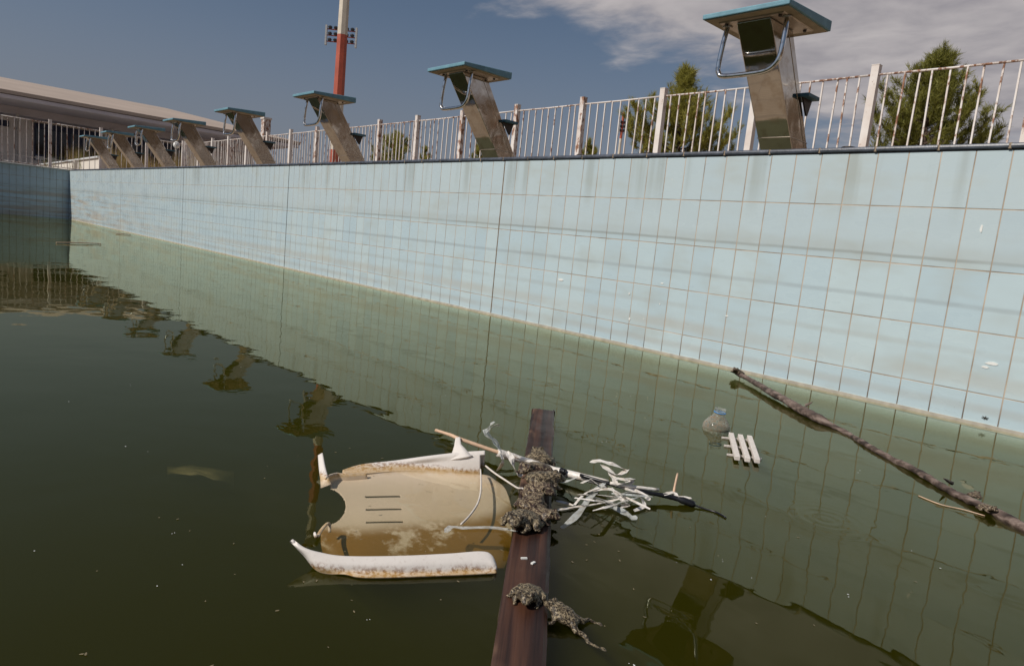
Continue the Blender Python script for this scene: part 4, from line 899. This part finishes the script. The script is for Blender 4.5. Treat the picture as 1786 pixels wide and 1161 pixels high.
def make_toads():
    out = []
    # sitting
    for k, (turn, lift) in enumerate(((0, .07), (.35, .05))):
        b_, H = toad_body(turn, lift)
        hind = [(-.022, .016, .010), (-.004, .029, .008), (-.001, .030, .006), (-.024, .029, .0045), (-.025, .028, .003), (-.006, .033, .0022)]
        fore = [(.014, .015, .012), (.013, .024, .007), (.022, .021, .0025)]
        for mir in (lambda q: [Vector(v) for v in q], mirror):
            h_ = mir(hind); b_ += chain(h_[:2], .0095, .0068, 6) + chain(h_[2:4], .0062, .0045, 6) + chain(h_[4:], .004, .003, 5); b_ += toes(h_[5], (1, h_[5].y * 8, 0), 4, .013, .0016, .36)
            f_ = mir(fore); b_ += chain(f_[:2], .0062, .005, 5) + chain(f_[1:], .005, .0036, 5); b_ += toes(f_[2], (1, -f_[2].y * 6, 0), 4, .008, .0016, .45)
        out.append((blob_mesh('sitting_toad', b_, seed=k), [H((.0088, s_ * .0118, .0092)) for s_ in (1, -1)]))
    # swimming, hind legs stretched and bent
    b_, H = toad_body(0, .18)
    LH = [(-.028, .010, .008), (-.042, .022, .003), (-.060, .020, .000), (-.072, .030, -.003), (-.092, .026, -.006)]; RH = [(-.028, -.010, .008), (-.040, -.018, .003), (-.046, -.034, .002), (-.060, -.038, -.001)]
    b_ += chain(LH[:2], .0085, .006, 5) + chain(LH[1:4], .0055, .0038, 6) + chain(LH[3:], .0036, .0028, 5) + toes(LH[4], (-1, -.2, 0), 5, .018, .0016, .22)
    b_ += chain(RH[:2], .0085, .006, 5) + chain(RH[1:3], .0055, .0042, 5) + chain(RH[2:], .0036, .0028, 5) + toes(RH[3], (-1, -.3, 0), 5, .016, .0016, .24)
    LF = [(.010, .015, .012), (.004, .028, .004), (.014, .036, .000)]; RF = [(.012, -.015, .014), (.020, -.024, .010), (.030, -.020, .010)]
    for f_ in (LF, RF): b_ += chain(f_, .0055, .0033, 5) + toes(f_[-1], (1, 0, 0), 4, .008, .0015, .45)
    out.append((blob_mesh('swimming_toad', b_, seed=7), [H((.0088, s_ * .0118, .0092)) for s_ in (1, -1)]))
    return out
TO = make_toads(); eq = MB(); eq.lathe([(.0030 * math.sin(k * math.pi / 6), -.0030 * math.cos(k * math.pi / 6)) for k in range(7)], (0, 0, 0), 8); eye_me = eq.mesh('eye', True)
def toad(kind, px, py, z, face, size, label, mat='toadA', pitch=0.0, roll=0.0, group='toads resting on the floating wood'):
    """face: heading in the picture, degrees, 0 = to the right, 90 = away"""
    p = at(px, py, z); a_ = math.radians(face); h = Vector((RT.x, RT.y, 0)).normalized() * math.cos(a_) + AW * math.sin(a_)
    me, eyes = TO[kind]
    if mat != 'toadA': me = me.copy(); me.materials.clear()
    o = link('toad', me, mat, None, (p.x, p.y, z)); o.rotation_euler = (roll, pitch, math.atan2(h.y, h.x)); o.scale = (size,) * 3; tag(o, label, 'toad', group)
    for e in eyes: link('eye', eye_me, 'eye', o, e)
    return o
PZ = .0115
toad(0, 940, 806, PZ, 100, 1.12, 'topmost toad of the heap on the plank')
toad(1, 932, 829, PZ + .012, 215, 1.22, 'broad toad at the left shoulder of the heap on the plank', 'toadB')
toad(0, 948, 846, PZ + .016, 20, 1.18, 'toad at the right side of the heap on the plank', 'toadA', .1)
toad(1, 942, 862, PZ + .010, 300, 1.05, 'toad squeezed in the middle of the heap on the plank', 'toadB', 0, .2)
toad(0, 928, 884, PZ + .006, 60, .95, 'toad in the lower middle of the heap, facing away', 'toadB')
toad(1, 908, 916, PZ + .004, 238, 1.12, 'large speckled toad at the lower left of the heap', 'toadA')
toad(0, 946, 906, PZ, 330, .92, 'toad at the lower right of the heap, at the plank edge', 'toadB')
toad(0, 920, 1046, PZ, 262, .82, 'toad sitting alone on the lower plank', 'toadA')
toad(2, 978, 1078, .004, 152, .76, 'toad swimming with its hind legs spread, right of the plank', 'toadA', -.08)
toad(0, 1286, 652, .022, 215, .95, 'small dark toad on the tip of the long pole at the wall', 'toadB', -.25)
toad(1, 1700, 866, .010, 30, .5, 'little toad behind the long pole at the right', 'toadB')
toad(0, 1722, 890, .008, 285, .62, 'little toad on the front of the long pole at the right', 'toadB')

# ------------------------------------------------------------------ small debris
q = MB()
for px, py in [(322, 614), (227, 670), (258, 787), (219, 778), (318, 984), (274, 1021), (540, 694), (1311, 1007), (1097, 1156), (700, 812), (720, 932), (742, 961), (822, 842), (965, 650), (1100, 690), (1190, 668), (1430, 745), (1590, 960), (1335, 900), (1480, 1040), (1240, 1010), (420, 640), (120, 700), (60, 960), (640, 1080), (1180, 980), (1260, 975), (1640, 990), (1050, 770), (1000, 715), (1130, 735), (300, 930), (905, 975), (1500, 820), (770, 690), (610, 620)]:
    for k in range(random.choice((1, 1, 2))):
        p = at(px + random.uniform(-9, 9) * (k > 0), py + random.uniform(-5, 5) * (k > 0), .0012); r_ = random.uniform(.0006, .0017); a_ = random.uniform(0, 6)
        q.add([p + Vector((math.cos(a_ + i * 1.2566) * r_ * (1.6 if i % 2 else 1), math.sin(a_ + i * 1.2566) * r_, .0)) for i in range(5)], [(0, 1, 2, 3, 4)])
tag(q.build('floating_specks', 'speck'), 'tiny white specks drifting on the dark water', 'specks', None, 'stuff')
q = MB(); rb = random.Random(21)
for k in range(150):
    m_ = rb.random()
    if m_ < .35: px, py = rb.gauss(720, 210), rb.gauss(900, 90)
    elif m_ < .6: px, py = rb.gauss(1050, 110), rb.gauss(870, 60)
    elif m_ < .8:
        px = rb.uniform(900, 1786); w_ = at(px, 600, 0.0, 1); p = Vector((at(px, 640 + (px - 1300) * .21, 0).x, -rb.expovariate(18) - .008, .0010)); px = None
    else: px, py = rb.uniform(0, 1786), rb.uniform(560, 1161)
    if px is not None: p = at(px, py, .0010)
    if p.y > -.005 or p.x > 5 or (p - CAM).length > 6: continue
    r_ = rb.uniform(.0005, .0016); a_ = rb.uniform(0, 6); e = rb.uniform(1, 3.2)
    q.add([p + Vector((math.cos(a_) * u * r_ * e - math.sin(a_) * v * r_, math.sin(a_) * u * r_ * e + math.cos(a_) * v * r_, 0)) for u, v in ((-1, -.5), (0, -1), (1, -.3), (.8, .6), (-.4, 1))], [(0, 1, 2, 3, 4)])
tag(q.build('floating_dust', 'dust'), 'fine tan dust and plant bits on the water around the debris', 'dust', None, 'stuff')
for (a_, c_, lb) in (((98, 423), (176, 425), 'pale thin stick floating at the foot of the dark corner'), ((202, 407), (228, 409), 'short pale stick floating near the far wall')):
    p, r_ = at(*a_, .01), at(*c_, .01); q = MB(p); q.tube([p, p.lerp(r_, .5) + Vector((0, 0, .004)), r_], .006, 6); tag(q.build('floating_stick', 'cane'), lb, 'stick')
p = [at(x, y, .002) for x, y in ((1602, 864), (1640, 879), (1680, 888), (1718, 899))]; q = MB(p[0]); q.tube(smooth_path(p, 4), .0014, 6); tag(q.build('thin_reed', 'cane', None, True), 'thin pale reed floating under the long pole', 'reed')
for (x, y, w, a_) in ((914, 973, .011, .2), (930, 981, .009, .9)):
    p = at(x, y, .0135); q = MB(p); d = RT.xy.to_3d().normalized() * math.cos(a_) + AW * math.sin(a_); s_ = Vector((-d.y, d.x, 0)) * .0022; dz = Vector((0, 0, .0012)); d *= w / 2
    q.hexa([tuple(p + v) for v in (-d - s_ - dz, d - s_ - dz, d + s_ - dz, -d + s_ - dz, -d - s_ + dz, d - s_ + dz, d + s_ + dz, -d + s_ + dz)]); tag(q.build('plastic_scrap', 'speck'), 'left white scrap on the dark plank' if x < 920 else 'right white scrap on the dark plank', 'scrap')
p = at(340, 322); bc = at(350, 828, -.10)
vs, fs = [], []
for i in range(17):
    for j in range(17):
        u, v = i / 16, j / 16; x = 292 + 116 * u; y = 812 + 20 * v + 30 * max(0, u - .4) * (v + .5) + 5 * mnoise.noise((u * 4, v * 4, 3))
        z = -.105 - .012 * mnoise.noise((u * 4, v * 4, 1)) - .05 * (abs(v - .5) * 2) ** 3 - .05 * (abs(u - .5) * 2) ** 3
        vs.append(at(x, y, z))
fs = [(i * 17 + j, i * 17 + j + 1, i * 17 + j + 18, i * 17 + j + 17) for i in range(16) for j in range(16)]
q = MB(bc); q.add(vs, fs); o = q.build('sunken_bag', 'bag', None, True); tag(o, 'blurred pale plastic bag sunk under the water at the left', 'bag')
p = at(1718, 728, -.001, 1); q = MB(p)
for k in range(6): a_ = k * 1.05 + .3; q.tube([p, p + Vector((math.cos(a_) * .007, -.004, math.sin(a_) * .004)), p + Vector((math.cos(a_) * .012, -.001, math.sin(a_) * .007))], .0012, 4)
q.tube([p + Vector((-.005, -.003, .001)), p + Vector((.005, -.003, -.001))], .0022, 6); tag(q.build('insect', 'fly'), 'small dark insect on the tiles near the water at right', 'insect')
